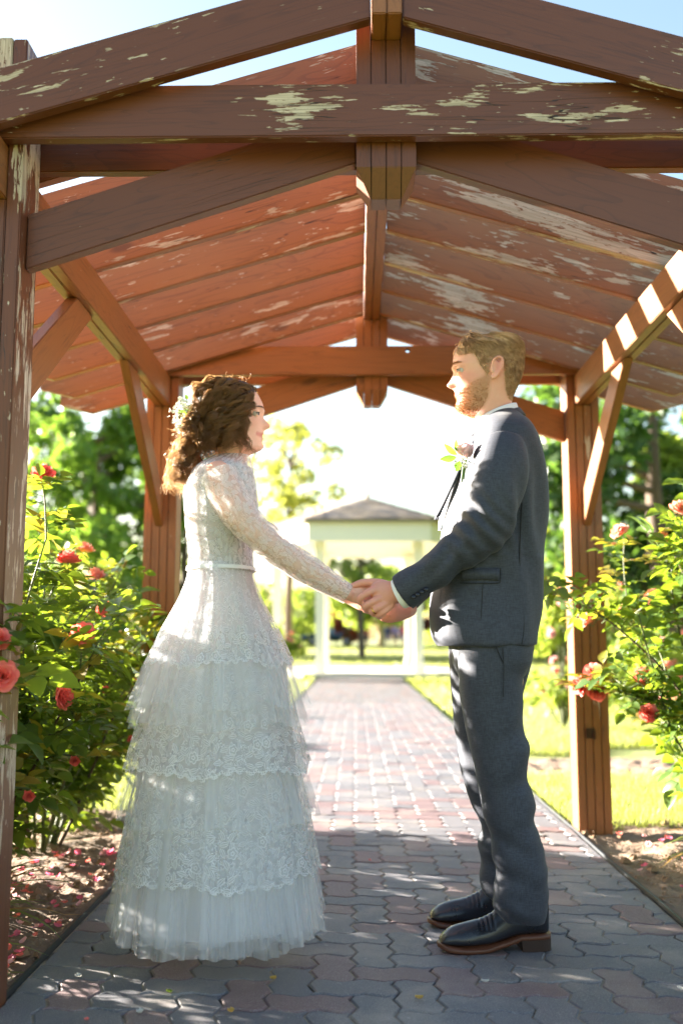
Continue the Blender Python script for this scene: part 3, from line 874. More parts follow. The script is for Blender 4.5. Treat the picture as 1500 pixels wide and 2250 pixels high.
# his near hand closes over hers
def ghand(mb, s, o=(0, 0), y0=2.73):
    q = lambda x, y, dy: (x + o[0], y + o[1], y0 + dy)
    w = lambda *pts: [q(*p) for p in pts]
    chain(mb, w((878, 1300, 0.002), (860, 1302, 0.0), (842, 1307, -0.002), (828, 1313, 0.0)), [(0.027, 0.021), (0.033, 0.019), (0.040, 0.017), (0.039, 0.014)], seg=18)
    chain(mb, w((838, 1296, -0.004), (821, 1297, -0.010), (805, 1304, -0.016), (791, 1316, -0.008), (796, 1327, 0.014), (809, 1327, 0.026)), [0.011, 0.0112, 0.0100, 0.0102, 0.0088, 0.0075])
    chain(mb, w((846, 1312, -0.004), (830, 1317, -0.011), (815, 1324, -0.017), (803, 1333, -0.008), (808, 1341, 0.014), (821, 1339, 0.026)), [0.0112, 0.0115, 0.0102, 0.0102, 0.0088, 0.0075])
    chain(mb, w((854, 1322, -0.003), (841, 1330, -0.010), (828, 1337, -0.015), (818, 1344, -0.006), (823, 1350, 0.014), (834, 1346, 0.024)), [0.0108, 0.0108, 0.0096, 0.0096, 0.0084, 0.0072])
    chain(mb, w((860, 1330, -0.001), (850, 1339, -0.006), (840, 1346, -0.009), (831, 1352, -0.001), (835, 1356, 0.014), (844, 1351, 0.022)), [0.0095, 0.0095, 0.0084, 0.0084, 0.0074, 0.0064])
    chain(mb, w((862, 1294, 0.004), (840, 1284, 0.010), (820, 1280, 0.018), (795, 1281, 0.026), (774, 1288, 0.030)), [0.016, 0.0145, 0.0118, 0.0112, 0.0088])
ghand(gb, -1)
# his far hand, palm up below
fh = lambda x, y, Y: (x, y, Y)
chain(gb, [(900, 1336, 2.95), (880, 1340, 2.93), (858, 1342, 2.90), (842, 1341, 2.885)], [(0.026, 0.021), (0.032, 0.019), (0.036, 0.017), (0.034, 0.014)], seg=16)
for i, (a, b) in enumerate([(842, 1330), (840, 1337), (840, 1344), (843, 1350)]):
    chain(gb, [(a + 8, b, 2.885), (a - 18, b - 4, 2.868 + i * 0.004), (a - 42, b - 10, 2.862 + i * 0.005), (a - 58 + i * 7, b - 14, 2.85 + i * 0.006)], [0.0105, 0.0098, 0.009, 0.0074])
chain(gb, [(862, 1330, 2.90), (842, 1318, 2.875), (820, 1308, 2.86), (803, 1304, 2.85)], [0.015, 0.0125, 0.011, 0.009])
for yy, off in ((2.775, 0), (2.955, -12)):
    chain(gb, [(1085 + off, 1440, yy), (1085 + off, 1600, yy), (1110 + off, 1720, yy), (1135 + off, 1850, yy), (1148 + off, 1990, yy)], [0.085, 0.072, 0.055, 0.055, 0.042], seg=16)
me = remesh(gb.mesh('body'), 0.0030, 5, 0.5, 0.38)
head_only = lambda co: (co[:, 2] > P(0, 925, GY).z)
hp = poly_world([(985, 740), (985, 781), (1010, 783), (1030, 785), (1040, 800), (1046, 812), (1054, 826), (1064, 838), (1067, 812), (1080, 797), (1096, 806), (1099, 838), (1104, 868), (1112, 884), (1128, 884), (1160, 850), (1160, 720), (1000, 720)], GY)
bp = poly_world([(1066, 832), (1056, 838), (1040, 846), (1022, 853), (1012, 862), (996, 861), (990, 865), (1003, 868), (990, 873), (985, 912), (1040, 918), (1056, 902), (1066, 882), (1069, 852)], GY)
attr(me, 'stubble', lambda co: np.where(co[:, 2] > P(0, 930, GY).z, np.clip(soft_poly(co[:, 0], co[:, 2], hp, 0.004) * 0.9 + soft_poly(co[:, 0], co[:, 2], bp, 0.006) * 0.85, 0, 1), 0))
ge = ghead.eye
def g_blush(co):
    b = np.exp(-((np.abs(co[:, 1] - GY) - 0.045) / 0.025) ** 2 - ((co[:, 2] - ge.z + 0.03) / 0.025) ** 2)
    nose = np.exp(-((co[:, 0] - P(980, 851, GY).x) / 0.014) ** 2 - ((co[:, 2] - P(0, 852, GY).z) / 0.012) ** 2)
    ear = np.exp(-((co[:, 0] - P(1085, 826, GY).x) / 0.014) ** 2 - ((co[:, 2] - P(0, 826, GY).z) / 0.03) ** 2) * (np.abs(co[:, 1] - GY) > 0.072)
    hand = (co[:, 0] < P(905, 1300, GY).x) & (co[:, 2] < P(0, 1200, GY).z)
    return np.clip(b + nose + 1.2 * ear + 0.9 * hand, 0, 1)
attr(me, 'blush', g_blush)
attr(me, 'lip', lambda co: np.exp(-((co[:, 2] - P(0, 869, GY).z) / 0.0045) ** 2) * np.exp(-((co[:, 1] - GY) / 0.022) ** 2) * (co[:, 0] < P(1014, 868, GY).x))
body = shift(obj('body', me, M_SKIN_G, groom), GL)
eyes(groom, ghead, srgb(96, 122, 140), GY)
for e_ in [c for c in groom.children if c.name.startswith('eyeball')]: pass

# hair: short sides, longer swept top, beard, brows
M_HAIR_G = hairmat('blond_hair', srgb(244, 212, 172), srgb(160, 120, 86), srgb(244, 206, 162), 0.30)
M_BEARD = hairmat('ginger_beard', srgb(210, 154, 102), srgb(150, 102, 62), srgb(232, 168, 104), 0.4)
rng = np.random.RandomState(4)
def head_points(head, n, poly, jitter=None):
    """random points on both sides of the head whose side view lies in poly, with outward normals"""
    g = head.grid; nr, ns, _ = g.shape
    nrm = np.cross(np.roll(g, -1, 1) - np.roll(g, 1, 1), np.gradient(g, axis=0)); nrm /= np.linalg.norm(nrm, axis=2)[..., None] + 1e-9
    ctr = g.mean((0, 1)); sgn = np.sign(((g - ctr) * nrm).sum(2)); nrm *= np.where(sgn == 0, 1, sgn)[..., None]
    out = []; on = []
    while len(out) < n:
        i = rng.randint(0, nr - 1); j = rng.randint(0, ns); u, v = rng.rand(2)
        j2 = (j + 1) % ns
        # area weighting
        A = np.linalg.norm(g[i, j2] - g[i, j]) * np.linalg.norm(g[i + 1, j] - g[i, j])
        if rng.rand() > A / 3.2e-5: continue
        p = (g[i, j] * (1 - u) + g[i, j2] * u) * (1 - v) + (g[i + 1, j] * (1 - u) + g[i + 1, j2] * u) * v
        if in_poly(np.array([p[0]]), np.array([p[2]]), poly)[0]: out.append(p); on.append(nrm[i, j])
    return np.array(out), np.array(on)
K = 5
def crown_points(head, n):
    """the small flat top the rings leave open"""
    g = head.grid[-1]; c = g.mean(0); j = rng.randint(0, len(g), n); u = np.sqrt(rng.rand(n))[:, None]
    return c + (g[j] - c) * u, np.tile(np.array([0, 0, 1.0]), (n, 1))
pts, nr_ = head_points(ghead, 10500, hp)
_c, _n = crown_points(ghead, 900); pts = np.vstack([pts, _c]); nr_ = np.vstack([nr_, _n])
keep_ = rng.rand(len(pts)) < soft_poly(pts[:, 0], pts[:, 2], hp, 0.005) * 1.2 - 0.1
pts, nr_ = pts[keep_], nr_[keep_]
top = np.clip((pts[:, 2] - P(0, 812, GY).z) / 0.085, 0, 1) ** 1.4          # 1 on top of the head
fade = np.clip((pts[:, 2] - P(0, 880, GY).z) / 0.07, 0, 1)
rear = np.clip((pts[:, 0] - P(1085, 0, GY).x) / 0.05, 0, 1)
ln = 0.0035 + 0.005 * fade + (0.030 - 0.016 * rear) * top ** 1.5 * rng.uniform(0.8, 1.15, len(pts))
back = np.array([1.0, 0, 0])
side = np.sign(pts[:, 1] - GY)[:, None] * np.array([0, 1.0, 0])
dn = np.array([0, 0, -1.0])
dirv = nr_ * (0.30 - 0.18 * top[:, None]) + back * (0.35 + 0.55 * top[:, None] - 0.55 * rear[:, None]) + side * 0.15 + dn * (0.75 - 0.35 * top[:, None]) + rng.normal(0, 0.12, pts.shape)
front_top = np.clip((P(1040, 0, GY).x - pts[:, 0]) / 0.04, 0, 1) * top
dirv = dirv * (1 - front_top[:, None]) + front_top[:, None] * (np.array([-0.10, -0.65, 0.05]) + rng.normal(0, 0.12, pts.shape) + nr_ * 0.12)
# fringe pieces that fall across the temple
fr = (rng.rand(len(pts)) < 0.25) & (pts[:, 0] < P(1062, 0, GY).x) & (pts[:, 0] > P(1020, 0, GY).x) & (pts[:, 1] < GY - 0.035) & (top > 0.2)
dirv[fr] = np.array([0.1, -0.35, -0.85]) + rng.normal(0, 0.12, (fr.sum(), 3))
cl_ = np.stack([vnoise(pts * 70, 31), vnoise(pts * 70, 32), vnoise(pts * 70, 33)], 1); dirv += 0.42 * cl_ * (0.35 + 0.65 * top[:, None])
dirv /= np.linalg.norm(dirv, axis=1)[:, None]
u = np.linspace(0, 1, K)[None, :, None]
bend = (dn * 0.45 + back * 0.25)[None, None] * (ln[:, None, None] * u ** 2 * (0.2 + 0.8 * top[:, None, None]))
paths = pts[:, None] - nr_[:, None] * 0.001 + dirv[:, None] * ln[:, None, None] * u + bend + nr_[:, None] * (ln * top)[:, None, None] * (0.62 * u - 0.50 * u ** 2)
shift(strand_mesh('hair', paths, 0.0013, 0.0007, M_HAIR_G, groom, np.clip(0.5 + 0.9 * vnoise(pts * 90, 34), 0, 1)), GL)
pts, nr_ = head_points(ghead, 3800, bp)
ln = rng.uniform(0.0024, 0.0048, len(pts)) * np.clip(1.25 - (pts[:, 2] - P(0, 905, GY).z) / 0.12, 0.45, 1.3)
dv = nr_ * 0.75 + np.array([-0.25, 0, -0.75]) + rng.normal(0, 0.28, pts.shape); dv /= np.linalg.norm(dv, axis=1)[:, None]
u = np.linspace(0, 1, 4)[None, :, None]
shift(strand_mesh('beard', pts[:, None] - nr_[:, None] * 0.001 + dv[:, None] * ln[:, None, None] * u, 0.0007, 0.0003, M_BEARD, groom), GL)
def brow(head, n, px0, px1, py, dirx, mat, parent, L, Yc):
    for side in (-1, 1):
        pa = []
        for i in range(n):
            t = rng.rand(); yy = 0.016 + 0.030 * t
            z = P(0, py, Yc).z + 0.005 * math.sin(t * 2.4) - 0.004 * t + rng.normal(0, 0.0013)
            xx = P(px0 + (px1 - px0) * t ** 1.6, py, Yc).x
            a = np.array([xx + head.fwd * 0.0015, Yc + side * yy, z]); d = np.array([-head.fwd * 0.3, side * 0.8, 0.25 - 0.4 * t]) * rng.uniform(0.006, 0.009)
            pa.append([a, a + d * 0.5 + np.array([head.fwd * 0.0012, 0, 0]), a + d])
        shift(strand_mesh('eyebrow', pa, 0.00055, 0.00025, mat, parent), L)
brow(ghead, 130, 993, 1010, 809, 1, M_BEARD, groom, GL, GY)

# ---- clothes
def m_suit():
    t = NT('grey_wool'); g = t.n('TexCoord').outputs['Object']
    a = t.noise(t.mapping(g, (520, 520, 60)), 1.0, 2, 0.6).outputs['Fac']
    b = t.noise(t.mapping(g, (60, 60, 520)), 1.0, 2, 0.6).outputs['Fac']
    w = t.math('MULTIPLY', t.math('ADD', a, b), 0.5)
    c = t.mix(t.step(w, 0.36, 0.66), srgb(38, 42, 55), srgb(61, 66, 81))
    c = t.mix(t.math('MULTIPLY', t.noise(g, 5, 3).outputs['Fac'], 0.35), c, srgb(44, 48, 58))
    h = t.noise(g, 700, 2).outputs['Fac']
    return t.shader(t.bsdf(c, 0.72, t.bump(t.math('ADD', w, t.math('MULTIPLY', h, 0.4)), 0.12, 0.0010), **{'Sheen_Weight': 0.08, 'Sheen_Roughness': 0.4}))
M_SUIT = m_suit()
M_SHIRT = plain('white_cotton', srgb(236, 236, 240), 0.7, 0.04, 40)
M_LINING = plain('dark_seam', srgb(28, 29, 34), 0.8)

JT = [(905, 1072, 1139, 0.062), (918, 1060, 1150, 0.090), (936, 1046, 1163, 0.150), (955, 1036, 1173, 0.190), (980, 1022, 1184, 0.206), (1020, 1003, 1194, 0.208), (1070, 986, 1200, 0.202), (1130, 970, 1201, 0.194),
      (1200, 960, 1197, 0.186), (1270, 949, 1193, 0.184), (1340, 941, 1190, 0.190), (1390, 943, 1185, 0.196), (1412, 952, 1183, 0.197), (1419, 958, 1182, 0.196)]
JT = [(py, a + 5, b - 6, w - 0.004) for py, a, b, w in JT]
jb = MB(); jb.add(*stack(JT, GY, n=80, p=2.4))
SLV = lambda s: [(1108, 978, GY + s * 0.165), (1104, 1010, GY + s * 0.192), (1092, 1062, GY + s * 0.205), (1081, 1110, GY + s * 0.207), (1062, 1162, GY + s * 0.202), (1012, 1207, GY + s * 0.186), (955, 1250, GY + s * 0.166), (908, 1284, GY + s * 0.150), (883, 1302, GY + s * 0.140)]
SR = [0.060, 0.070, 0.076, 0.076, 0.070, 0.056, 0.049, 0.050, 0.0515]
for s in (-1, 1):
    pts = [(a, b + (10 if s > 0 and i > 4 else 0), c) for i, (a, b, c) in enumerate(SLV(s))]
    V, F = tube([tuple(P(*p)) for p in pts], SR, seg=28, n=60, caps=False); jb.add(V, F)
me = remesh(jb.mesh('jacket'), 0.005, 6, 0.5)
def folds_jacket(co, no):
    x, y, z = co.T
    n1 = vnoise(co * np.array([9, 7, 5]), 1) * 0.0030
    d = n1.copy()
    for s in (-1, 1):
        # elbow creases: ridges across the bend
        e = P(1040, 1165, GY + s * 0.2); r2 = (x - e.x) ** 2 + (z - e.z) ** 2
        near = np.exp(-r2 / 0.0052) * (s * (y - GY) > 0.13)
        u = (x - e.x) * 0.55 + (z - e.z) * 0.84
        v = (x - e.x) * 0.84 - (z - e.z) * 0.55
        d += near * 0.0065 * np.sin(u * 150 + 2.2 * np.sin(v * 26) + 0.8 + 3 * vnoise(co * 8, 8))
        # forearm drags
        f = P(960, 1245, GY + s * 0.17); near = np.exp(-((x - f.x) ** 2 + (z - f.z) ** 2) / 0.007) * (s * (y - GY) > 0.10)
        d += near * 0.0045 * np.sin((x - f.x) * 70 - (z - f.z) * 60 + 4 * vnoise(co * 10, 5))
        # drape below the armhole
        h = P(1150, 1120, GY + s * 0.19); near = np.exp(-((x - h.x) / 0.05) ** 2 - ((z - h.z) / 0.13) ** 2)
        d += near * 0.006 * np.sin((x - h.x) * 95 + (z - h.z) * 18 + 2 * vnoise(co * 6, 4))
    d += 0.0025 * np.sin(x * 60 + z * 14 + 3 * vnoise(co * 5, 6)) * (z < P(0, 1230, GY).z)
    # hang of the back below the waist
    return no * d[:, None]
displace(me, folds_jacket)
shift(obj('jacket', me, M_SUIT, groom), GL)

def strip(name, pts, w, th, mat, parent, L, out):
    """flat band along photo points, w wide; lies just outside the cloth"""
    c = catmull([tuple(P(*p)) for p in pts], len(pts) * 5)
    t = np.gradient(c, axis=0); t /= np.linalg.norm(t, axis=1)[:, None]
    o = np.asarray(out, float); b = np.cross(t, o); b /= np.linalg.norm(b, axis=1)[:, None]
    ww = np.interp(np.linspace(0, 1, len(c)), np.linspace(0, 1, len(w)), w)[:, None] if hasattr(w, '__len__') else w
    V = np.stack([c - b * ww / 2, c - b * ww / 2 + o * th, c + b * ww / 2 + o * th, c + b * ww / 2], 1).reshape(-1, 3)
    F = [tuple(f) for f in grid_faces(len(c), 4, True)] + [(3, 2, 1, 0), tuple(len(V) - 4 + i for i in range(4))]
    return shift(mk(name, V, F, mat, parent, True), L)
def on_side(px, py, lv, Yc, off=0.004, p=2.5):
    """point of the garment's near flank at a photo pixel"""
    A = np.array([(l[0], l[1], l[2], l[3]) for l in lv], float)
    Y = Yc - 0.15
    for _ in range(12):
        q = P(px, py, Y)
        pyc = 1125 - FPX * ((q.z - CAM_H) * math.cos(R(PITCH)) - Yc * math.sin(R(PITCH))) / (Yc * math.cos(R(PITCH)) + (q.z - CAM_H) * math.sin(R(PITCH)))
        a = np.interp(pyc, A[:, 0], A[:, 1]); b = np.interp(pyc, A[:, 0], A[:, 2]); w = np.interp(pyc, A[:, 0], A[:, 3])
        xa, xb = P(a, pyc, Yc).x, P(b, pyc, Yc).x
        c = min(1, abs((q.x - (xa + xb) / 2) / ((xb - xa) / 2)))
        Y = Yc - w * (1 - c ** p) ** (1 / p)
    return (px, py, Y - off)
# collar of jacket and shirt
def collar(name, z_pts, mat, th, flare, parent, L, lo, hi):
    """band round the neck: px outline (front, back) at its lower and upper edge"""
    n = 40; ang = np.linspace(R(-145), R(145), n)          # open at the front
    rows = []
    for (py_f, py_b, pf, pb, w) in (lo, hi):
        a, b = P(pf, py_f, GY), P(pb, py_b, GY)
        cx, rx = (a.x + b.x) / 2, abs(b.x - a.x) / 2
        t = (np.cos(ang) + 1) / 2
        rows.append(np.stack([cx + rx * np.cos(ang), GY + w * np.sin(ang), a.z + (b.z - a.z) * t], 1))
    out = []
    for r in rows:
        d = r - np.array([r[:, 0].mean(), GY, 0]); d[:, 2] = 0; d /= np.linalg.norm(d, axis=1)[:, None]
        out.append(r); out.append(r + d * th)
    V = np.stack([out[0], out[2], out[3], out[1]], 1).reshape(-1, 3)
    F = [tuple(f) for f in grid_faces(n, 4, True)] + [(3, 2, 1, 0), tuple(len(V) - 4 + i for i in range(4))]
    return shift(mk(name, V, F, mat, parent, True), L)
collar('shirt_collar', None, M_SHIRT, 0.003, 0, groom, GL, (938, 912, 1040, 1139, 0.066), (921, 888, 1050, 1132, 0.061))
collar('jacket_collar', None, M_SUIT, 0.005, 0, groom, GL, (975, 914, 1018, 1150, 0.094), (952, 898, 1032, 1138, 0.072))
# shirt front and tie seen past the lapel
sb = MB(); sb.add(*stack([(925, 1042, 1085, 0.035), (960, 1026, 1075, 0.055), (1010, 1004, 1060, 0.060), (1070, 983, 1040, 0.055), (1130, 966, 1020, 0.04), (1165, 962, 1010, 0.015)], GY, n=24))
shift(sb.build('shirt', M_SHIRT, groom), GL)
# lapels: thick bent plates either side of the opening
def lapel(s):
    top, mid, bot = (1048, 955), (1012, 1020), (968, 1135)
    rows = []
    ctl = [((1068, 940), 0.088, (1050, 955), 0.060), ((1046, 975), 0.104, (1030, 985), 0.058), ((1024, 1005), 0.112, (1012, 1018), 0.060), ((1008, 1045), 0.104, (996, 1052), 0.055), ((988, 1090), 0.092, (980, 1095), 0.042), ((968, 1138), 0.035, (966, 1140), 0.022)]
    A = catmull([tuple(P(a[0][0], a[0][1], GY)) + (a[1],) for a in ctl], 26); B = catmull([tuple(P(a[2][0], a[2][1], GY)) + (a[3],) for a in ctl], 26)
    m = 7; V = []
    for i in range(26):
        for j in range(m):
            t = j / (m - 1)
            x = A[i, 0] * (1 - t) + B[i, 0] * t - 0.010 - 0.006 * math.sin(t * math.pi); y = GY + s * (A[i, 3] * (1 - t) + B[i, 3] * t); z = A[i, 2] * (1 - t) + B[i, 2] * t
            V.append((x, y, z))
    V = np.array(V); V2 = V + np.array([0.005, 0, 0])
    F = [tuple(f) for f in grid_faces(26, m)]; F2 = [tuple(i + len(V) for i in reversed(f)) for f in F]
    rim = list(range(m)) + [i * m + m - 1 for i in range(1, 26)] + [25 * m + j for j in range(m - 2, -1, -1)] + [i * m for i in range(24, 0, -1)]
    F3 = [(rim[(q + 1) % len(rim)], rim[q], rim[q] + len(V), rim[(q + 1) % len(rim)] + len(V)) for q in range(len(rim))]
    shift(mk('lapel', np.vstack([V, V2]), F + F2 + F3, M_SUIT, groom), GL)
lapel(-1); lapel(1)
# shirt cuffs, sleeve buttons, pocket flap, seams
for s in (-1, 1):
    o10 = 10 if s > 0 else 0
    a, b = P(887, 1300 + o10, GY + s * 0.141), P(875, 1306 + o10, GY + s * 0.136)
    V, F = tube([tuple(a), tuple(b)], [0.0445, 0.0425], seg=28, n=6, caps=False); shift(mk('shirt_cuff', V, F, M_SHIRT, groom), GL)
M_BUTTON = plain('black_button', srgb(22, 22, 26), 0.25)
for i in range(4):
    px, py = 908 + i * 9.3, 1311 - i * 5.6
    p = P(px, py, GY - 0.196 - 0.002 * i)
    bm = bmesh.new(); bmesh.ops.create_cone(bm, cap_ends=True, segments=16, radius1=0.0068, radius2=0.0060, depth=0.005)
    bmesh.ops.bevel(bm, geom=bm.edges[:], offset=0.001, segments=1, affect='EDGES')
    o = obj('sleeve_button', bm_mesh('sleeve_button', bm, True), M_BUTTON, groom); o.rotation_euler = (R(68), R(-12), 0); o.location = p - GL
flap = [on_side(*q, JT, GY, 0.003) for q in ((1012, 1262), (1050, 1261), (1096, 1262))]
strip('pocket_flap', [(a, b, c) for a, b, c in flap], 0.030, 0.0045, M_SUIT, groom, GL, (0, -1, 0))
# pocket flap edge, vent and side seams as thin dark piping
def piping(name, pts, r, mat, parent, L):
    mb = MB(); mb.tube([tuple(P(*p)) for p in pts], [r] * len(pts), seg=6, n=len(pts) * 6); return shift(mb.build(name, mat, parent), L)
piping('seam', [on_side(a, b, JT, GY, -0.0005) for a, b in ((1146, 1105), (1143, 1160), (1141, 1215), (1142, 1262), (1148, 1330), (1150, 1380), (1146, 1414))], 0.0016, M_LINING, groom, GL)
piping('seam', [on_side(a, b, JT, GY, -0.0008) for a, b in ((1060, 1285), (1057, 1340), (1053, 1408))], 0.0011, M_LINING, groom, GL)
piping('seam', [on_side(a, b, JT, GY, 0.0035) for a, b in ((1010, 1281), (1050, 1281), (1092, 1281), (1098, 1276), (1098, 1248))], 0.0012, M_LINING, groom, GL)

# trousers: two legs and a seat in one skin, stacked folds at the ankles
NEAR, FAR = GY - 0.088, GY + 0.088
def leg(mb, lv, Yl):
    L = []
    for py, a, b, w, dy in lv:
        pa, pb = P(a, py, Yl), P(b, py, Yl)
        L.append(((pa.x + pb.x) / 2, Yl + dy, (pa.z + pb.z) / 2, abs(pb.x - pa.x) / 2, w))
    C = catmull(L, 90); seg = 44
    ang = np.linspace(0, 2 * np.pi, seg, endpoint=False); c, s = np.cos(ang), np.sin(ang); e = 2 / 2.2
    cc = np.sign(c) * np.abs(c) ** e; ss = np.sign(s) * np.abs(s) ** e
    V = np.stack([C[:, 0:1] + C[:, 3:4] * cc, C[:, 1:2] + C[:, 4:5] * ss, np.repeat(C[:, 2:3], seg, 1)], -1).reshape(-1, 3)
    F = [tuple(f) for f in grid_faces(90, seg, True)] + [tuple(range(seg - 1, -1, -1)), tuple(range(89 * seg, 90 * seg))]
    mb.add(V, F)
tb = MB()
leg(tb, [(1400, 1006, 1168, 0.096, 0.0), (1450, 1006, 1166, 0.098, 0), (1490, 1008, 1146, 0.094, 0), (1550, 1014, 1148, 0.090, 0), (1610, 1025, 1150, 0.086, 0), (1650, 1033, 1162, 0.084, 0), (1700, 1043, 1158, 0.081, 0), (1760, 1055, 1170, 0.079, 0),
         (1830, 1073, 1180, 0.077, 0), (1880, 1085, 1194, 0.078, 0), (1930, 1087, 1201, 0.077, 0), (1975, 1086, 1200, 0.075, 0), (2005, 1088, 1198, 0.068, 0), (2026, 1102, 1199, 0.062, 0.0)], NEAR)
leg(tb, [(1400, 984, 1160, 0.096, 0), (1450, 985, 1164, 0.100, 0), (1520, 990, 1148, 0.096, 0), (1600, 998, 1146, 0.090, 0), (1690, 1012, 1150, 0.086, 0), (1760, 1032, 1156, 0.083, 0), (1810, 1054, 1160, 0.080, 0), (1850, 1052, 1166, 0.080, 0),
         (1900, 1050, 1170, 0.078, 0), (1930, 1054, 1166, 0.074, 0), (1962, 1062, 1164, 0.066, 0), (1985, 1078, 1164, 0.060, 0)], FAR)
tb.add(*stack([(1380, 990, 1172, 0.170), (1430, 993, 1166, 0.180), (1465, 1000, 1158, 0.168), (1490, 1012, 1140, 0.12)], GY, n=20))
me = remesh(tb.mesh('trousers'), 0.0045, 4, 0.5)
def ridge(u): return np.sin(u * 1.15) * 0.75 + 0.25 * np.sin(2.3 * u + 1)
def folds_trousers(co, no):
    x, y, z = co.T
    d = 0.0026 * vnoise(co * np.array([10, 8, 4]), 21) + 0.0015 * vnoise(co * 24, 22)
    low = np.clip((0.40 - z) / 0.26, 0, 1)
    wob = 0.5 * np.sin(x * 26 + y * 17) + 0.9 * vnoise(co * np.array([8, 8, 3]), 23)
    d += low ** 1.3 * 0.0068 * ridge(z * 46 + x * 9 + wob * 1.5 + y * 6)
    d += low * 0.006 * vnoise(co * np.array([9, 9, 26]), 25)
    for Yl in (NEAR, FAR):
        # drags behind the knee and below the seat
        for (px, py, sx, sz, k, a, amp) in ((1150, 1490, 0.07, 0.05, 70, -1.3, 0.0045), (1150, 1640, 0.08, 0.08, 60, -1.3, 0.0040), (1110, 1690, 0.06, 0.10, 60, -0.6, 0.005), (1165, 1780, 0.07, 0.10, 70, -0.55, 0.006), (1120, 1830, 0.08, 0.07, 80, 0.6, 0.006), (1080, 1880, 0.05, 0.05, 90, 0.9, 0.006)):
            c = P(px, py, Yl)
            near = np.exp(-((x - c.x) / sx) ** 2 - ((z - c.z) / sz) ** 2) * np.exp(-((y - Yl) / 0.12) ** 2)
            d += near * amp * ridge(((z - c.z) + a * (x - c.x) * 0.8) * k * 0.62 + 1.5 * vnoise(co * 7, 27) + 0.5)
    # pressed front crease
    return no * d[:, None]
displace(me, folds_trousers)
shift(obj('trousers', me, M_SUIT, groom), GL)
piping('seam', [(a, b, NEAR - w) for a, b, w in ((1104, 1424, 0.100), (1106, 1470, 0.0985), (1105, 1530, 0.093))], 0.0011, M_LINING, groom, GL)
piping('pocket_edge', [(1088, 1418, NEAR - 0.104), (1097, 1440, NEAR - 0.101), (1104, 1455, NEAR - 0.099)], 0.0016, M_LINING, groom, GL)

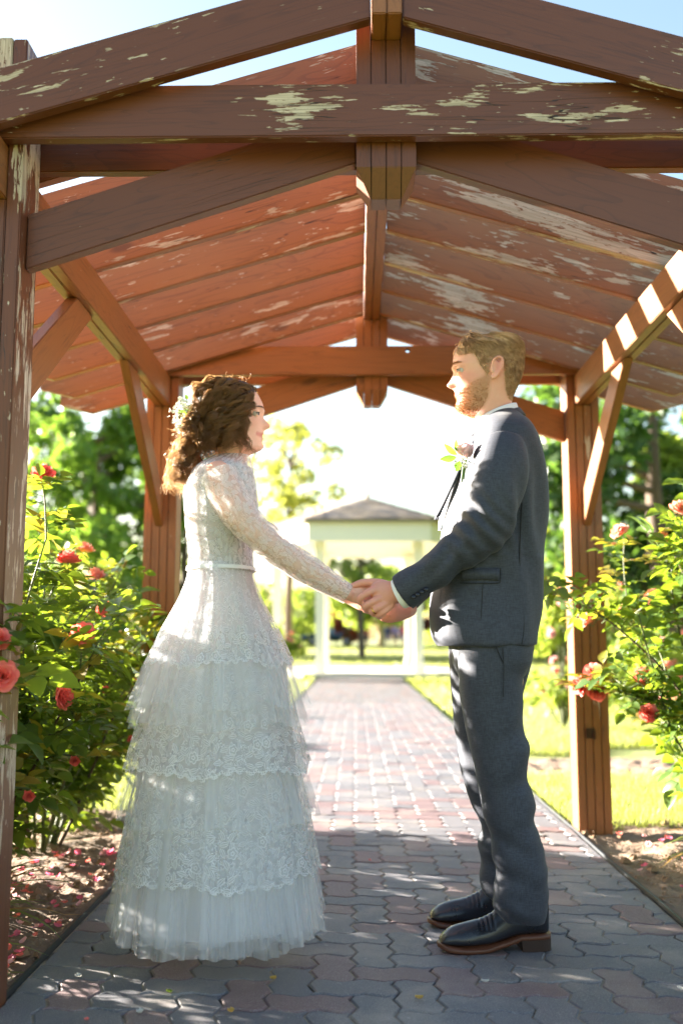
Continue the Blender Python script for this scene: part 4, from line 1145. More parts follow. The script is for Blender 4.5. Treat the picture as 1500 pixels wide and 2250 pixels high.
# boots
def m_leather():
    t = NT('black_leather'); g = t.n('TexCoord').outputs['Object']
    a = t.noise(g, 14, 4).outputs['Fac']; b = t.n('TexVoronoi', ins={'Scale': 420.0, 'Vector': g}).outputs['Distance']
    c = t.mix(a, srgb(20, 22, 28), srgb(40, 42, 52))
    cr = t.noise(t.mapping(g, (90, 12, 30)), 1.0, 3).outputs['Fac']
    return t.shader(t.bsdf(c, t.math('ADD', 0.20, t.math('MULTIPLY', a, 0.18)), t.bump(t.math('ADD', b, t.math('MULTIPLY', cr, 0.7)), 0.15, 0.001), **{'Specular_IOR_Level': 0.6}))
M_LEATHER = m_leather()
M_WELT = plain('brown_sole', srgb(96, 56, 38), 0.45, 0.3, 50)
M_RUBBER = plain('dark_heel', srgb(52, 32, 26), 0.6, 0.3, 50)
def boot(toe, heel, turn):
    """toe, heel: ground points; upper, welt sole and stacked heel"""
    toe, heel = Vector(toe), Vector(heel); ln = (heel - toe).length
    ax = (heel - toe).normalized(); sd = Vector((0, 0, 1)).cross(ax)
    def W(u, v, z): return tuple(toe + ax * (u * ln) + sd * v + Vector((0, 0, z)))
    #        u     half  centre z0     top
    S = [(0.01, 0.020, 0.024, 0.032), (0.05, 0.033, 0.020, 0.050), (0.12, 0.042, 0.018, 0.064), (0.22, 0.0475, 0.017, 0.073), (0.33, 0.0480, 0.017, 0.081), (0.43, 0.0440, 0.019, 0.092), (0.53, 0.0395, 0.025, 0.112), (0.61, 0.0375, 0.032, 0.138), (0.70, 0.0375, 0.038, 0.165), (0.80, 0.0385, 0.041, 0.185), (0.90, 0.0370, 0.042, 0.195), (0.965, 0.030, 0.042, 0.198), (0.99, 0.018, 0.045, 0.195)]
    Sx = catmull(S, 44); seg = 28; V = []
    for u, w, z0, z1 in Sx:
        for k in range(seg):
            a = 2 * math.pi * k / seg; c, s = math.cos(a), math.sin(a)
            v = w * (abs(c) ** 0.85) * (1 if c > 0 else -1)
            zc = z0 + (z1 - z0) * 0.32
            z = zc + (z1 - zc) * (abs(s) ** 0.9) if s > 0 else zc - (zc - z0) * (abs(s) ** 0.6)
            if s > 0: v *= 1 - 0.42 * abs(s) ** 2 * (1 if u > 0.35 else 0.75)
            V.append(W(u, v, z))
    mb = MB(); mb.add(V, [tuple(f) for f in grid_faces(44, seg, True)] + [tuple(range(seg - 1, -1, -1)), tuple(range(43 * seg, 44 * seg))])
    mb.tube([W(0.80, 0, 0.10), W(0.80, 0, 0.19), W(0.79, 0, 0.27)], [(0.052, 0.036), (0.050, 0.038), (0.050, 0.042)], seg=24)
    me = remesh(mb.mesh('boot_upper'), 0.0035, 4)
    def cre(co, no):
        d = np.zeros(len(co))
        for u0 in (0.36, 0.40, 0.44, 0.48):
            c = Vector(W(u0, 0, 0.08)); t_ = (co - np.array(c)) @ np.array(ax)
            d -= 0.0016 * np.exp(-(t_ / 0.0035) ** 2) * (co[:, 2] > 0.06) * (co[:, 2] < 0.12)
        return no * (d + 0.0008 * vnoise(co * 40, 3))[:, None]
    displace(me, cre)
    root = obj('boot', me, M_LEATHER, groom); shift(root, GL)
    # outline of the welt
    O = [(-0.012, 0.0), (0.0, 0.018), (0.05, 0.038), (0.13, 0.0485), (0.24, 0.0535), (0.34, 0.053), (0.45, 0.046), (0.56, 0.040), (0.68, 0.040), (0.80, 0.0425), (0.91, 0.0405), (0.98, 0.031), (1.005, 0.014), (1.008, 0)]
    Oc = catmull(O, 40)
    ring = [(u, v) for u, v in Oc] + [(u, -v) for u, v in Oc[::-1][1:-1]]
    def zb(u): return float(np.interp(u, [0, 0.08, 0.2, 0.42, 0.6, 0.72, 1.0], [0.012, 0.004, 0.001, 0.002, 0.016, 0.030, 0.032]))
    n = len(ring); V = []
    for k, (dz, g) in enumerate(((0, 0.97), (0.004, 1.0), (0.009, 1.0), (0.012, 0.97))):
        V += [W(u, v * g, zb(u) + dz) for u, v in ring]
    F = [tuple(f) for f in grid_faces(4, n, True)] + [tuple(range(n - 1, -1, -1)), tuple(range(3 * n, 4 * n))]
    shift(mk('sole', V, F, M_WELT, root), GL)
    H = [(u, v) for u, v in ring if u > 0.70]
    H = [(u, v) for u, v in Oc if u > 0.70]; H = H + [(u, -v) for u, v in H[::-1]]
    V = [W(u * 1.0 - (0.0 if u > 0.75 else -0.01), v * 0.97, 0.0005) for u, v in H] + [W(u, v, 0.0325) for u, v in H]
    m = len(H); F = [(i, (i + 1) % m, m + (i + 1) % m, m + i) for i in range(m)] + [tuple(range(m - 1, -1, -1)), tuple(range(m, 2 * m))]
    shift(mk('heel', V, F, M_RUBBER, root, False), GL)
boot(G(963, 2088), G(1206, 2082), 0); boot(G(941, 2034), G(1168, 2030), 0)
# ------------------------------------------------------------------ the bride
BY = 2.87
bride = empty('person', (P(480, 2060, BY).x, BY, 0)); tag(bride, 'woman in a tiered white lace wedding dress with curly brown hair, facing the groom', 'person', 'wedding couple')
BL = Vector(bride.location)
M_SKIN_B = m_skin('skin_bride', srgb(236, 190, 168), srgb(222, 142, 122), srgb(120, 84, 60))
bhead = Head(
    [(838, 492, 510, 0.018, 0), (841, 472, 530, 0.038, 0.02), (847, 458, 545, 0.052, 0.05), (857, 448, 558, 0.062, 0.08), (870, 440, 569, 0.069, 0.1), (886, 436, 577, 0.072, 0.12), (902, 437, 581, 0.0725, 0.15),
     (910, 440, 580, 0.072, 0.2), (918, 443, 577, 0.071, 0.24), (930, 450, 578, 0.069, 0.26), (943, 458, 578, 0.066, 0.28), (952, 464, 577, 0.063, 0.30), (962, 470, 576, 0.060, 0.32), (972, 474, 576, 0.057, 0.34), (983, 477, 579, 0.053, 0.38), (989, 478, 575, 0.050, 0.38), (994, 479, 562, 0.047, 0.32), (1000, 480, 546, 0.045, 0.15), (1012, 480, 541, 0.046, 0), (1035, 470, 542, 0.055, 0)],
    nose=[(0, 916, 0.0), (0, 921, 0.004), (0, 929, 0.0135), (0, 935, 0.0225), (0, 938, 0.0240), (0, 942, 0.0185), (0, 945.5, 0.0105), (0, 948, 0.001), (0, 952, 0)],
    lips=[(948, 0), (951, 0.0035), (954, 0.0045), (957, 0.0005), (961, -0.001), (964, 0.003), (967.5, 0.004), (971, 0.0005), (974, -0.001), (979, 0.0015), (984, 0.001), (988, 0)],
    eye=(573, 914), Yc=BY, fwd=1, nose_w=0.0112)
# levels above are given back-to-front: swap so the face is the front
bhead.A[:, [1, 2]] = bhead.A[:, [2, 1]]
bb = MB(); bb.add(*bhead.build()); ear_parts(bb, 497, 932, 0.054, bhead, 1); lid_parts(bb, bhead, BY)
BT = [(1002, 478, 545, 0.052), (1014, 458, 548, 0.082), (1028, 442, 551, 0.130), (1045, 428, 555, 0.158), (1075, 412, 561, 0.168), (1110, 405, 568, 0.166), (1145, 404, 573, 0.160), (1180, 407, 567, 0.148), (1215, 411, 561, 0.136), (1250, 410, 562, 0.132), (1256, 409, 563, 0.133)]
BT = [(py, a + 10 * min(1, max(0, (py - 1060) / 80)), b - 9 * min(1, max(0, (py - 1060) / 80)), w - 0.006) for py, a, b, w in BT]
bb.add(*stack([(py, a + 7, b - 7, w - 0.008) for py, a, b, w in BT] + [(1320, 425, 552, 0.115), (1420, 430, 545, 0.12), (1500, 440, 530, 0.11)], BY, n=50))
def barm(s, dz=0):
    Yf = lambda d: BY + s * d
    return [(480, 1045, Yf(0.128)), (506, 1100, Yf(0.150)), (546, 1152, Yf(0.156)), (600, 1198 + dz, Yf(0.148)), (662, 1242 + dz, Yf(0.135)), (722, 1278 + dz, Yf(0.120)), (764, 1303 + dz, Yf(0.108))]
AR = [0.050, 0.049, 0.043, 0.039, 0.037, 0.030, 0.0225]
for s, dz in ((-1, 0), (1, 6)): chain(bb, barm(s, dz), [(r * 0.86, r * 0.86) for r in AR], seg=16, n=40)
# her near hand lies in his
y0 = BY - 0.106
chain(bb, [(758, 1300, y0), (776, 1303, y0 + 0.003), (796, 1306, y0 + 0.006), (812, 1311, y0 + 0.008)], [(0.0215, 0.016), (0.026, 0.0145), (0.031, 0.013), (0.030, 0.011)], seg=16)
for i, (a, b) in enumerate([(808, 1298), (810, 1306), (809, 1314), (805, 1321)]):
    chain(bb, [(a - 8, b - 2, y0 + 0.006), (a + 14, b + 3, y0 + 0.012), (a + 34 - 3 * i, b + 8, y0 + 0.024), (a + 46 - 5 * i, b + 10, y0 + 0.036)], [0.0088, 0.0082, 0.0074, 0.006])
chain(bb, [(772, 1296, y0 + 0.006), (790, 1290, y0 + 0.014), (808, 1290, y0 + 0.024), (824, 1294, y0 + 0.032)], [0.0125, 0.0105, 0.009, 0.0072])
# her far hand
y1 = BY + 0.10
chain(bb, [(760, 1309, y1), (778, 1314, y1 - 0.012), (796, 1320, y1 - 0.03), (808, 1324, y1 - 0.04)], [(0.0215, 0.016), (0.026, 0.0145), (0.030, 0.013), (0.028, 0.011)], seg=16)
for i, b in enumerate((1316, 1322, 1328, 1333)):
    chain(bb, [(800, b, y1 - 0.036), (824, b + 4, y1 - 0.05), (844, b + 7, y1 - 0.05), (858, b + 8, y1 - 0.04)], [0.0088, 0.0082, 0.0074, 0.006])
for yy in (BY - 0.08, BY + 0.08):
    chain(bb, [(485, 1450, yy), (485, 1650, yy), (482, 1820, yy), (478, 2000, yy)], [0.075, 0.055, 0.05, 0.036], seg=14)
me = remesh(bb.mesh('body'), 0.0030, 5, 0.5, 0.38)
be = bhead.eye
def b_blush(co):
    b = np.exp(-((np.abs(co[:, 1] - BY) - 0.042) / 0.024) ** 2 - ((co[:, 2] - be.z + 0.03) / 0.022) ** 2)
    nose = np.exp(-((co[:, 0] - P(592, 938, BY).x) / 0.014) ** 2 - ((co[:, 2] - P(0, 939, BY).z) / 0.012) ** 2)
    return np.clip(b * 0.7 + nose, 0, 1)
attr(me, 'blush', b_blush)
attr(me, 'stubble', lambda co: soft_poly(co[:, 0], co[:, 2], poly_world([(562, 850), (560, 872), (548, 890), (545, 905), (538, 925), (530, 950), (500, 985), (440, 985), (420, 880), (470, 820)], BY), 0.004) * (co[:, 2] > P(0, 995, BY).z))
# smiling lips: the mouth corner rises along the cheek
def b_lip(co):
    t = np.clip((P(586, 0, BY).x - co[:, 0]) / 0.05, 0, 1)
    zc = P(0, 960, BY).z + 0.012 * t ** 1.2
    w = 0.0068 * (1 - 0.75 * t) + 0.0010
    return np.exp(-((co[:, 2] - zc) / w) ** 4) * (co[:, 0] > P(561, 0, BY).x) * (np.abs(co[:, 1] - BY) < 0.032) * (co[:, 2] < P(0, 948, BY).z)
attr(me, 'lip', b_lip)
shift(obj('body', me, M_SKIN_B, bride), BL)
eyes(bride, bhead, srgb(92, 112, 128), BY)
M_BROW = hairmat('brown_brow', srgb(132, 96, 70), srgb(104, 74, 54), srgb(120, 86, 60), 0.2)
brow(bhead, 70, 580, 566, 903, 1, M_BROW, bride, BL, BY)
# row of teeth in the smile
M_TEETH = plain('teeth', srgb(240, 232, 220), 0.2, 0.02)
pts = []
for i in range(11):
    a = -1 + 2 * i / 10
    pts.append((P(581, 0, BY).x - 0.022 * abs(a) ** 1.6 + 0.0036, BY + 0.0275 * a, P(0, 959.5, BY).z + 0.007 * abs(a) ** 1.3))
mb = MB(); mb.tube(pts, [(0.0030, 0.0034)] * 11, seg=8, up=(0, 0, 1), n=30); shift(mb.build('teeth', M_TEETH, bride), BL)

# ---- dress materials
def lace_mask(t, uv):
    """leaves, blossoms and threads; returns (outline, fill) in 0..1; uv in metres"""
    def cell(scale, rnd):
        v = t.n('TexVoronoi', voronoi_dimensions='2D', feature='F1', ins={'Scale': scale, 'Randomness': rnd, 'Vector': uv})
        loc = t.vmath('SUBTRACT', uv, v.outputs['Position']).outputs[0]
        sp = t.n('SeparateXYZ', ins={0: loc}); cs = t.n('SeparateColor', ins={0: v.outputs['Color']})
        return sp.outputs[0], sp.outputs[1], cs.outputs[0], cs.outputs[1]
    x, y, a, b = cell(38.0, 0.75)
    an = t.math('MULTIPLY', a, 6.283); c, s = t.math('COSINE', an), t.math('SINE', an)
    lx = t.math('ADD', t.math('MULTIPLY', x, c), t.math('MULTIPLY', y, s)); ly = t.math('SUBTRACT', t.math('MULTIPLY', y, c), t.math('MULTIPLY', x, s))
    e = t.math('DIVIDE', lx, 0.0150); room = t.math('MAXIMUM', t.math('SUBTRACT', 1.0, t.math('MULTIPLY', e, e)), 0.02)
    f = t.math('DIVIDE', t.math('ABSOLUTE', ly), t.math('MULTIPLY', room, 0.0068))
    inside = t.math('MULTIPLY', t.step(f, 1.02, 0.96), t.step(t.math('ABSOLUTE', e), 1.0, 0.97))
    rim = t.math('MULTIPLY', inside, t.step(f, 0.60, 0.68))
    vein = t.math('MULTIPLY', inside, t.step(t.math('ABSOLUTE', ly), 0.0011, 0.0006))
    x2, y2, a2, b2 = cell(16.5, 0.85)
    r = t.math('SQRT', t.math('ADD', t.math('MULTIPLY', x2, x2), t.math('MULTIPLY', y2, y2)))
    th = t.math('ARCTAN2', y2, x2)
    pr = t.math('MULTIPLY', 0.0150, t.math('ADD', 0.78, t.math('MULTIPLY', t.math('ABSOLUTE', t.math('COSINE', t.math('MULTIPLY', th, 2.5))), 0.30)))
    g = t.math('DIVIDE', r, pr)
    fin = t.math('MULTIPLY', t.step(g, 1.0, 0.95), t.step(b2, 0.38, 0.40)); frim = t.math('MULTIPLY', fin, t.step(g, 0.70, 0.78)); core = t.math('MULTIPLY', fin, t.math('MULTIPLY', t.step(g, 0.42, 0.36), t.step(g, 0.16, 0.22)))
    n = t.noise(uv, 130, 1.5, 0.5).outputs['Fac']
    thread = t.step(t.math('ABSOLUTE', t.math('SUBTRACT', n, 0.5)), 0.045, 0.028)
    n2 = t.noise(uv, 34, 1).outputs['Fac']; thread = t.math('MULTIPLY', thread, t.step(n2, 0.44, 0.50))
    notf = t.math('SUBTRACT', 1.0, fin)
    out = t.math('MAXIMUM', t.math('MULTIPLY', t.math('MAXIMUM', rim, vein), notf), t.math('MAXIMUM', frim, core))
    out = t.math('MAXIMUM', out, t.math('MULTIPLY', t.math('MULTIPLY', thread, t.math('SUBTRACT', 1.0, inside)), notf))
    fill = t.math('MAXIMUM', inside, fin)
    return out, fill
def cloth(t, col, tr=0.45, rough=0.75, normal=None):
    d = t.bsdf(col, rough, normal, **{'Sheen_Weight': 0.1}); tl = t.n('BsdfTranslucent', ins={'Color': col})
    if normal is not None: t.t.links.new(normal, tl.inputs['Normal'])
    return t.mixsh(tr, d, tl.outputs[0])
def m_lace(name, net, fillo, hem=None):
    t = NT(name); uv = t.n('UVMap', uv_map='UVMap').outputs[0]
    o, f = lace_mask(t, uv)
    al = t.math('MAXIMUM', t.math('MAXIMUM', t.math('MULTIPLY', o, 0.96), t.math('MULTIPLY', f, fillo)), net)
    if hem is not None:            # corded border above the scallops
        v = t.n('SeparateXYZ', ins={0: uv}).outputs[1]; uu = t.n('SeparateXYZ', ins={0: uv}).outputs[0]
        sc_ = t.math('MULTIPLY', t.math('ABSOLUTE', t.math('SINE', t.math('MULTIPLY', uu, 3.14159 / 0.034))), 0.010)
        dd = t.math('SUBTRACT', t.math('SUBTRACT', v, hem), t.math('SUBTRACT', 0.010, sc_))
        al = t.math('MULTIPLY', al, t.step(dd, -0.0005, 0.0005))
        band = t.math('MULTIPLY', t.step(dd, 0.0, 0.0008), t.step(dd, 0.011, 0.009))
        holes = t.n('TexVoronoi', voronoi_dimensions='2D', ins={'Scale': 150.0, 'Randomness': 0.2, 'Vector': uv}).outputs['Distance']
        al = t.math('MAXIMUM', al, t.math('MULTIPLY', band, t.math('ADD', 0.25, t.math('MULTIPLY', t.step(holes, 0.25, 0.4), 0.72))))
    b = t.bump(t.math('ADD', o, t.math('MULTIPLY', f, 0.4)), 0.5, 0.0016)
    sh = t.mixsh(al, t.n('BsdfTransparent').outputs[0], cloth(t, (0.86, 0.865, 0.885, 1), 0.50, 0.8, b))
    return t.shader(sh)
def m_tulle(name, al, col=(0.86, 0.88, 0.92, 1)):
    t = NT(name); uv = t.n('UVMap', uv_map='UVMap').outputs[0]
    n = t.noise(t.mapping(uv, (26, 0.7, 1)), 1.0, 3).outputs['Fac']       # gathers run down the cloth
    a = t.math('ADD', al * 0.6, t.math('MULTIPLY', t.step(n, 0.30, 0.80), al * 0.9))
    return t.shader(t.mixsh(a, t.n('BsdfTransparent').outputs[0], cloth(t, col, 0.5)))
t = NT('white_satin'); M_SATIN = t.shader(cloth(t, (0.75, 0.755, 0.79, 1), 0.50, 0.5)); t = NT('white_ribbon'); M_RIBBON = t.shader(cloth(t, (0.80, 0.80, 0.80, 1), 0.18, 0.5))
M_LACE_SLEEVE = m_lace('lace_sleeve', 0.40, 0.72)
M_LACE_BODICE = m_lace('lace_bodice', 0.35, 0.75)
M_TULLE = m_tulle('tulle', 0.34); M_TULLE2 = m_tulle('tulle_thin', 0.26)

# ---- bodice and sleeves
V, F = stack([(py, a - 1, b + 1, w) for py, a, b, w in BT], BY, n=44, seg=64)
V2 = V + 0; 
o = shift(mk('bodice_lining', V[64 * 9:], [tuple(i - 64 * 9 for i in f) for f in F[:-2] if min(f) >= 64 * 9], M_SATIN, bride), BL)
V, F = stack([(py, a - 4, b + 4, w + 0.004) for py, a, b, w in BT], BY, n=44, seg=64)
ang = np.tile(np.linspace(0, 2 * np.pi, 64, endpoint=False), 44)
F = [f for f in F[:-2] if (max(f) % 64) - (min(f) % 64) < 40 or True]
V = V + 0.0018 * vnoise(V * 30, 3)[:, None] * np.array([1, 1, 0])
uv = np.stack([np.abs((ang - np.pi) * 0.15) + 0.0, V[:, 2]], 1)
shift(mk('bodice', V, F, M_LACE_BODICE, bride, True, uv), BL)
sash = stack([(1247, 413, 560, 0.140), (1251, 413, 560, 0.141), (1255, 412, 562, 0.142)], BY, n=6, seg=64)
shift(mk('waistband', sash[0], sash[1][:-2], M_RIBBON, bride), BL)
for s, dz in ((-1, 0), (1, 6)):
    pts = [tuple(P(*p)) for p in barm(s, dz)]
    n, seg = 70, 40
    V, F = tube(pts, [r * 1.10 for r in AR[:-1]] + [0.0265], seg=seg, n=n, caps=False)
    u = np.tile(np.linspace(0, 1, seg, endpoint=False), n); q = np.repeat(np.linspace(0, 1, n), seg)
    uv = np.stack([np.abs(u - 0.5) * 0.52, q * 0.52], 1)
    cen = V.reshape(n, seg, 3).mean(1)
    rad = V - np.repeat(cen, seg, 0); rad /= np.linalg.norm(rad, axis=1)[:, None]
    wr = 0.0025 * np.sin(q * 60 + 3 * np.sin(u * 6.28)) * np.exp(-((q - 0.42) / 0.16) ** 2) + 0.0018 * vnoise(V * 26, 5)
    V = V + rad * wr[:, None]
    shift(mk('sleeve', V, F[:-2], M_LACE_SLEEVE, bride, True, uv), BL)

# ---- skirt
def skirt_R(z):
    return np.interp(z, [0.0, 0.08, 0.244, 0.418, 0.528, 0.642, 0.805, 0.90, 0.98, 1.03, 1.07], [0.290, 0.286, 0.273, 0.262, 0.248, 0.230, 0.208, 0.166, 0.122, 0.102, 0.094])
def skirt_cx(z): return np.interp(z, [0.0, 0.8, 1.07], [P(477, 2060, BY).x, P(482, 1480, BY).x, P(486, 1250, BY).x])
def skirt_layer(name, z0, z1, k0, k1, amp0, amp1, freq, seed, mat, rows=26, seg=360, jag=0.0, cover=None, hem=0.0):
    """gathered flounce from z0 (top) down to z1; k: size against the silhouette"""
    rr = np.random.RandomState(seed)
    th = np.linspace(0, 2 * np.pi, seg, endpoint=False); q = np.linspace(0, 1, rows)
    ph = rr.uniform(0, 6.28, 6); fr = [freq, int(freq * 1.63), int(freq * 0.61), int(freq * 2.37)]; wt = [1, 0.55, 0.7, 0.28]
    fold = sum(w * np.sin(f * th + p + 0.6 * np.sin(3 * th + p)) for f, p, w in zip(fr, ph, wt)) / 2.2
    fold = np.sign(fold) * np.abs(fold) ** 0.8
    z = z0 + (z1 - z0) * q
    amp = amp0 + (amp1 - amp0) * q ** 0.8
    hemz = jag * (0.6 * np.sin(5 * th + ph[4]) + 0.4 * np.sin(11 * th + ph[5])) 
    Z = z[:, None] + hemz[None] * (q ** 2)[:, None]
    Rr = skirt_R(np.clip(Z, 0, 1.07)) * (k0 + (k1 - k0) * q[:, None]) + amp[:, None] * fold[None]
    RY = np.maximum(0.95 * Rr, np.interp(Z, [0.70, 0.80, 0.90, 1.0, 1.09], [0.0, 0.19, 0.178, 0.158, 0.140]) + (Rr - skirt_R(np.clip(Z, 0, 1.07))))
    X = skirt_cx(Z) + Rr * np.cos(th)[None]; Y = BY + RY * np.sin(th)[None]
    V = np.stack([X, Y, Z], -1)
    # arc length coordinate for the pattern; mirrored so it closes at the back
    uu = np.abs(th - np.pi) * 0.5 * (freq * 0.0 + 0.55)
    uv = np.stack([np.repeat(uu[None], rows, 0), Z - (hemz[None] * (q ** 2)[:, None])], -1)
    return shift(mk(name, V.reshape(-1, 3), grid_faces(rows, seg, True), mat, bride, True, uv.reshape(-1, 2)), BL)
skirt_layer('skirt_lining', 1.085, 0.105, 0.93, 0.84, 0.001, 0.007, 9, 1, M_SATIN, rows=40)
skirt_layer('tulle_flounce', 0.42, 0.070, 0.88, 0.96, 0.004, 0.014, 26, 2, M_TULLE, jag=0.010)
skirt_layer('tulle_flounce', 0.40, 0.085, 0.93, 1.00, 0.004, 0.017, 21, 3, M_TULLE2, jag=0.016)
skirt_layer('tulle_flounce', 0.40, 0.115, 0.95, 1.05, 0.005, 0.020, 15, 9, M_TULLE2, jag=0.02)
skirt_layer('lace_flounce', 0.52, 0.235, 0.90, 1.03, 0.004, 0.012, 13, 4, m_lace('lace_tier_low', 0.16, 0.50, 0.235), jag=0.012)
skirt_layer('tulle_flounce', 0.62, 0.385, 0.90, 1.05, 0.004, 0.015, 24, 5, M_TULLE2, jag=0.012)
skirt_layer('lace_flounce', 0.80, 0.515, 0.90, 1.04, 0.004, 0.011, 12, 6, m_lace('lace_tier_mid', 0.16, 0.50, 0.515), jag=0.012)
skirt_layer('tulle_flounce', 0.90, 0.640, 0.90, 1.08, 0.003, 0.016, 22, 7, M_TULLE2, jag=0.014)
skirt_layer('tulle_flounce', 0.90, 0.690, 0.90, 1.12, 0.003, 0.018, 17, 12, M_TULLE2, jag=0.018)
skirt_layer('lace_flounce', 1.085, 0.800, 0.96, 1.01, 0.002, 0.010, 11, 8, m_lace('lace_tier_top', 0.20, 0.55, 0.800), jag=0.014, rows=34)

# ---- hair
M_HAIR_B = hairmat('brown_curls', srgb(176, 134, 98), srgb(66, 46, 32), srgb(236, 200, 150), 0.40, 0.33, 0.25)
rng = np.random.RandomState(9)
def lock(ctrl, n_str, spread, curl, wave, tip, KK=22, phase=None):
    """strands of one curl; ctrl: world points"""
    c = catmull(ctrl, KK); t = np.gradient(c, axis=0); s = np.concatenate([[0], np.cumsum(np.linalg.norm(np.diff(c, axis=0), axis=1))])
    t /= np.linalg.norm(t, axis=1)[:, None] + 1e-9
    a = np.cross(t, np.array([0.2, 0.9, 0.3])); a /= np.linalg.norm(a, axis=1)[:, None] + 1e-9; b = np.cross(t, a)
    ph0 = rng.uniform(0, 6.28); out = []
    for i in range(n_str):
        ph = ph0 + rng.normal(0, 0.22); wl = wave * rng.uniform(0.93, 1.07); am = curl * rng.uniform(0.75, 1.2)
        grow = np.clip(s / 0.05, 0, 1)
        o1, o2 = rng.normal(0, spread, 2); w = 2 * np.pi * s / wl + ph
        end = rng.uniform(0.82, 1.0)
        sc_ = 0.45 + 0.55 * np.linspace(0, 1, KK)
        p = c + a * ((am * grow * np.cos(w)) + o1 * sc_)[:, None] + b * ((am * grow * np.sin(w) * 0.8) + o2 * sc_)[:, None]
        # shorten some strands
        k = np.linspace(0, end * (KK - 1), KK); i0 = np.minimum(k.astype(int), KK - 2); f = (k - i0)[:, None]
        out.append(p[i0] * (1 - f) + p[i0 + 1] * f)
    TONE.extend([float(np.clip(rng.normal(0.5, 0.3), 0, 1))] * n_str)
    return out
TONE = []
def scalp(px, py, side, lift=0.004):
    q = P(px, py, BY); y = float(bhead.surf(np.array(q.x), np.array(q.z), side)); return np.array([q.x, y + side * lift, q.z])
def pt(px, py, dy): q = P(px, py, BY); return np.array([q.x, BY + dy, q.z])
S = []
U_ = lambda a, b: rng.uniform(a, b)
# crown: from the parting back and down to where it is pinned
for k in range(64):
    px = U_(480, 566); side = -1 if k % 4 else 1
    a = pt(px, np.interp(px, [470, 500, 540, 566], [836, 833, 843, 858]) - 1, side * U_(0.0, 0.02))
    g = U_(-1, 1)
    S += lock([a, pt(px - 22, np.interp(px, [480, 566], [842, 868]) + U_(-4, 8), side * U_(0.035, 0.07)), pt(px - 50, 880 + U_(-12, 22), side * U_(0.06, 0.088)), pt(446 + U_(-16, 16), 915 + g * 18, side * U_(0.03, 0.075)), pt(428 + U_(-14, 10), 945 + g * 14, side * U_(0.0, 0.05))], 22, 0.0038, 0.0065, U_(0.045, 0.07), 0)
# sides: waves over the ear down past the jaw
for k in range(58):
    side = -1 if k % 3 else 1
    u = U_(0, 1)
    px = 566 - 70 * u; py = 864 + 4 * u + U_(-6, 20)
    a = scalp(min(px, 560), py, side, 0.004)
    ex = 520 - 78 * u + U_(-10, 22); ey = U_(965, 1012)
    S += lock([a, pt(px - 8, py + 30, side * U_(0.068, 0.086)), pt((px + ex) / 2 - 4, 938 + U_(-8, 8), side * U_(0.074, 0.098)), pt(ex + 4, (ey + 945) / 2 + 8, side * U_(0.065, 0.095)), pt(ex, ey, side * U_(0.05, 0.085))], 20, 0.0034, U_(0.011, 0.018), U_(0.042, 0.060), 0)
# long curls down the back
for k in range(74):
    side = U_(-1, 1)
    a = pt(U_(436, 462), U_(905, 955), side * 0.055)
    ex, ey = U_(372, 436), U_(1040, 1098)
    S += lock([a, pt(U_(408, 440), U_(955, 975), side * 0.085), pt(U_(388, 432), U_(1000, 1020), side * 0.105), pt((ex + 410) / 2 - 6, 1050, side * 0.115), pt(ex, ey, side * 0.12)], 20, 0.0046, U_(0.010, 0.016), U_(0.045, 0.065), 0)
# rolled mass at the nape
for k in range(34):
    side = U_(-1, 0.6)
    S += lock([pt(U_(430, 470), U_(895, 930), side * 0.07), pt(U_(410, 440), U_(930, 950), side * 0.09), pt(U_(425, 470), U_(960, 985), side * 0.095), pt(U_(440, 500), U_(985, 1008), side * 0.08)], 18, 0.0040, 0.013, 0.045, 0)
# loose face-framing curls
for (x0, y0_, x1, y1_) in ((556, 880, 543, 1010), (552, 890, 548, 1002), (548, 900, 532, 1015), (546, 905, 562, 1030)):
    a = scalp(x0, y0_, -1, 0.004)
    S += lock([a, pt(x0 - 8, y0_ + 40, -0.073), pt(x1 - 6, y1_ - 45, -0.066), pt(x1 + 4, y1_ - 18, -0.062), pt(x1, y1_, -0.06)], 12, 0.0022, 0.007, 0.040, 0)
# flyaways round the outline
for k in range(190):
    u = U_(0, 1)
    px = 380 + 190 * u; py = float(np.interp(px, [380, 400, 430, 460, 500, 540, 570], [1000, 940, 885, 850, 832, 840, 860])) + U_(0, 6)
    a = pt(px, py, U_(-0.06, 0.06)); d = np.array([U_(-0.02, 0.012) - 0.012 * (1 - u), U_(-0.02, 0.02), U_(0.0, 0.022) * u])
    S += lock([a, a + d * 0.5, a + d + np.array([0, 0, U_(-0.008, 0.006)])], 1, 0.001, 0.004, 0.03, 0)
shift(strand_mesh('hair', np.array(S), 0.0007, 0.0003, M_HAIR_B, bride, TONE), BL)
# the scalp under the hair stays dark: a close cap of hair
V, F = bhead.build()
cap = np.array([i for i in range(len(V))])
keepv = soft_poly(V[:, 0], V[:, 2], poly_world([(566, 845), (560, 876), (549, 892), (545, 905), (534, 925), (520, 955), (500, 985), (420, 985), (410, 880), (470, 815)], BY), 0.001) > 0.5
F2 = [f for f in F[:-2] if all(keepv[i] for i in f)]
Vn = V.copy(); c0 = V.mean(0); dd = V - np.array([c0[0], BY, c0[2]]); dd /= np.linalg.norm(dd, axis=1)[:, None]
shift(mk('hair_cap', Vn + dd * 0.004, F2 + [F[-1]], hairmat('hair_base', srgb(66, 44, 30), srgb(54, 36, 24), srgb(80, 50, 30), 0.1), bride), BL)
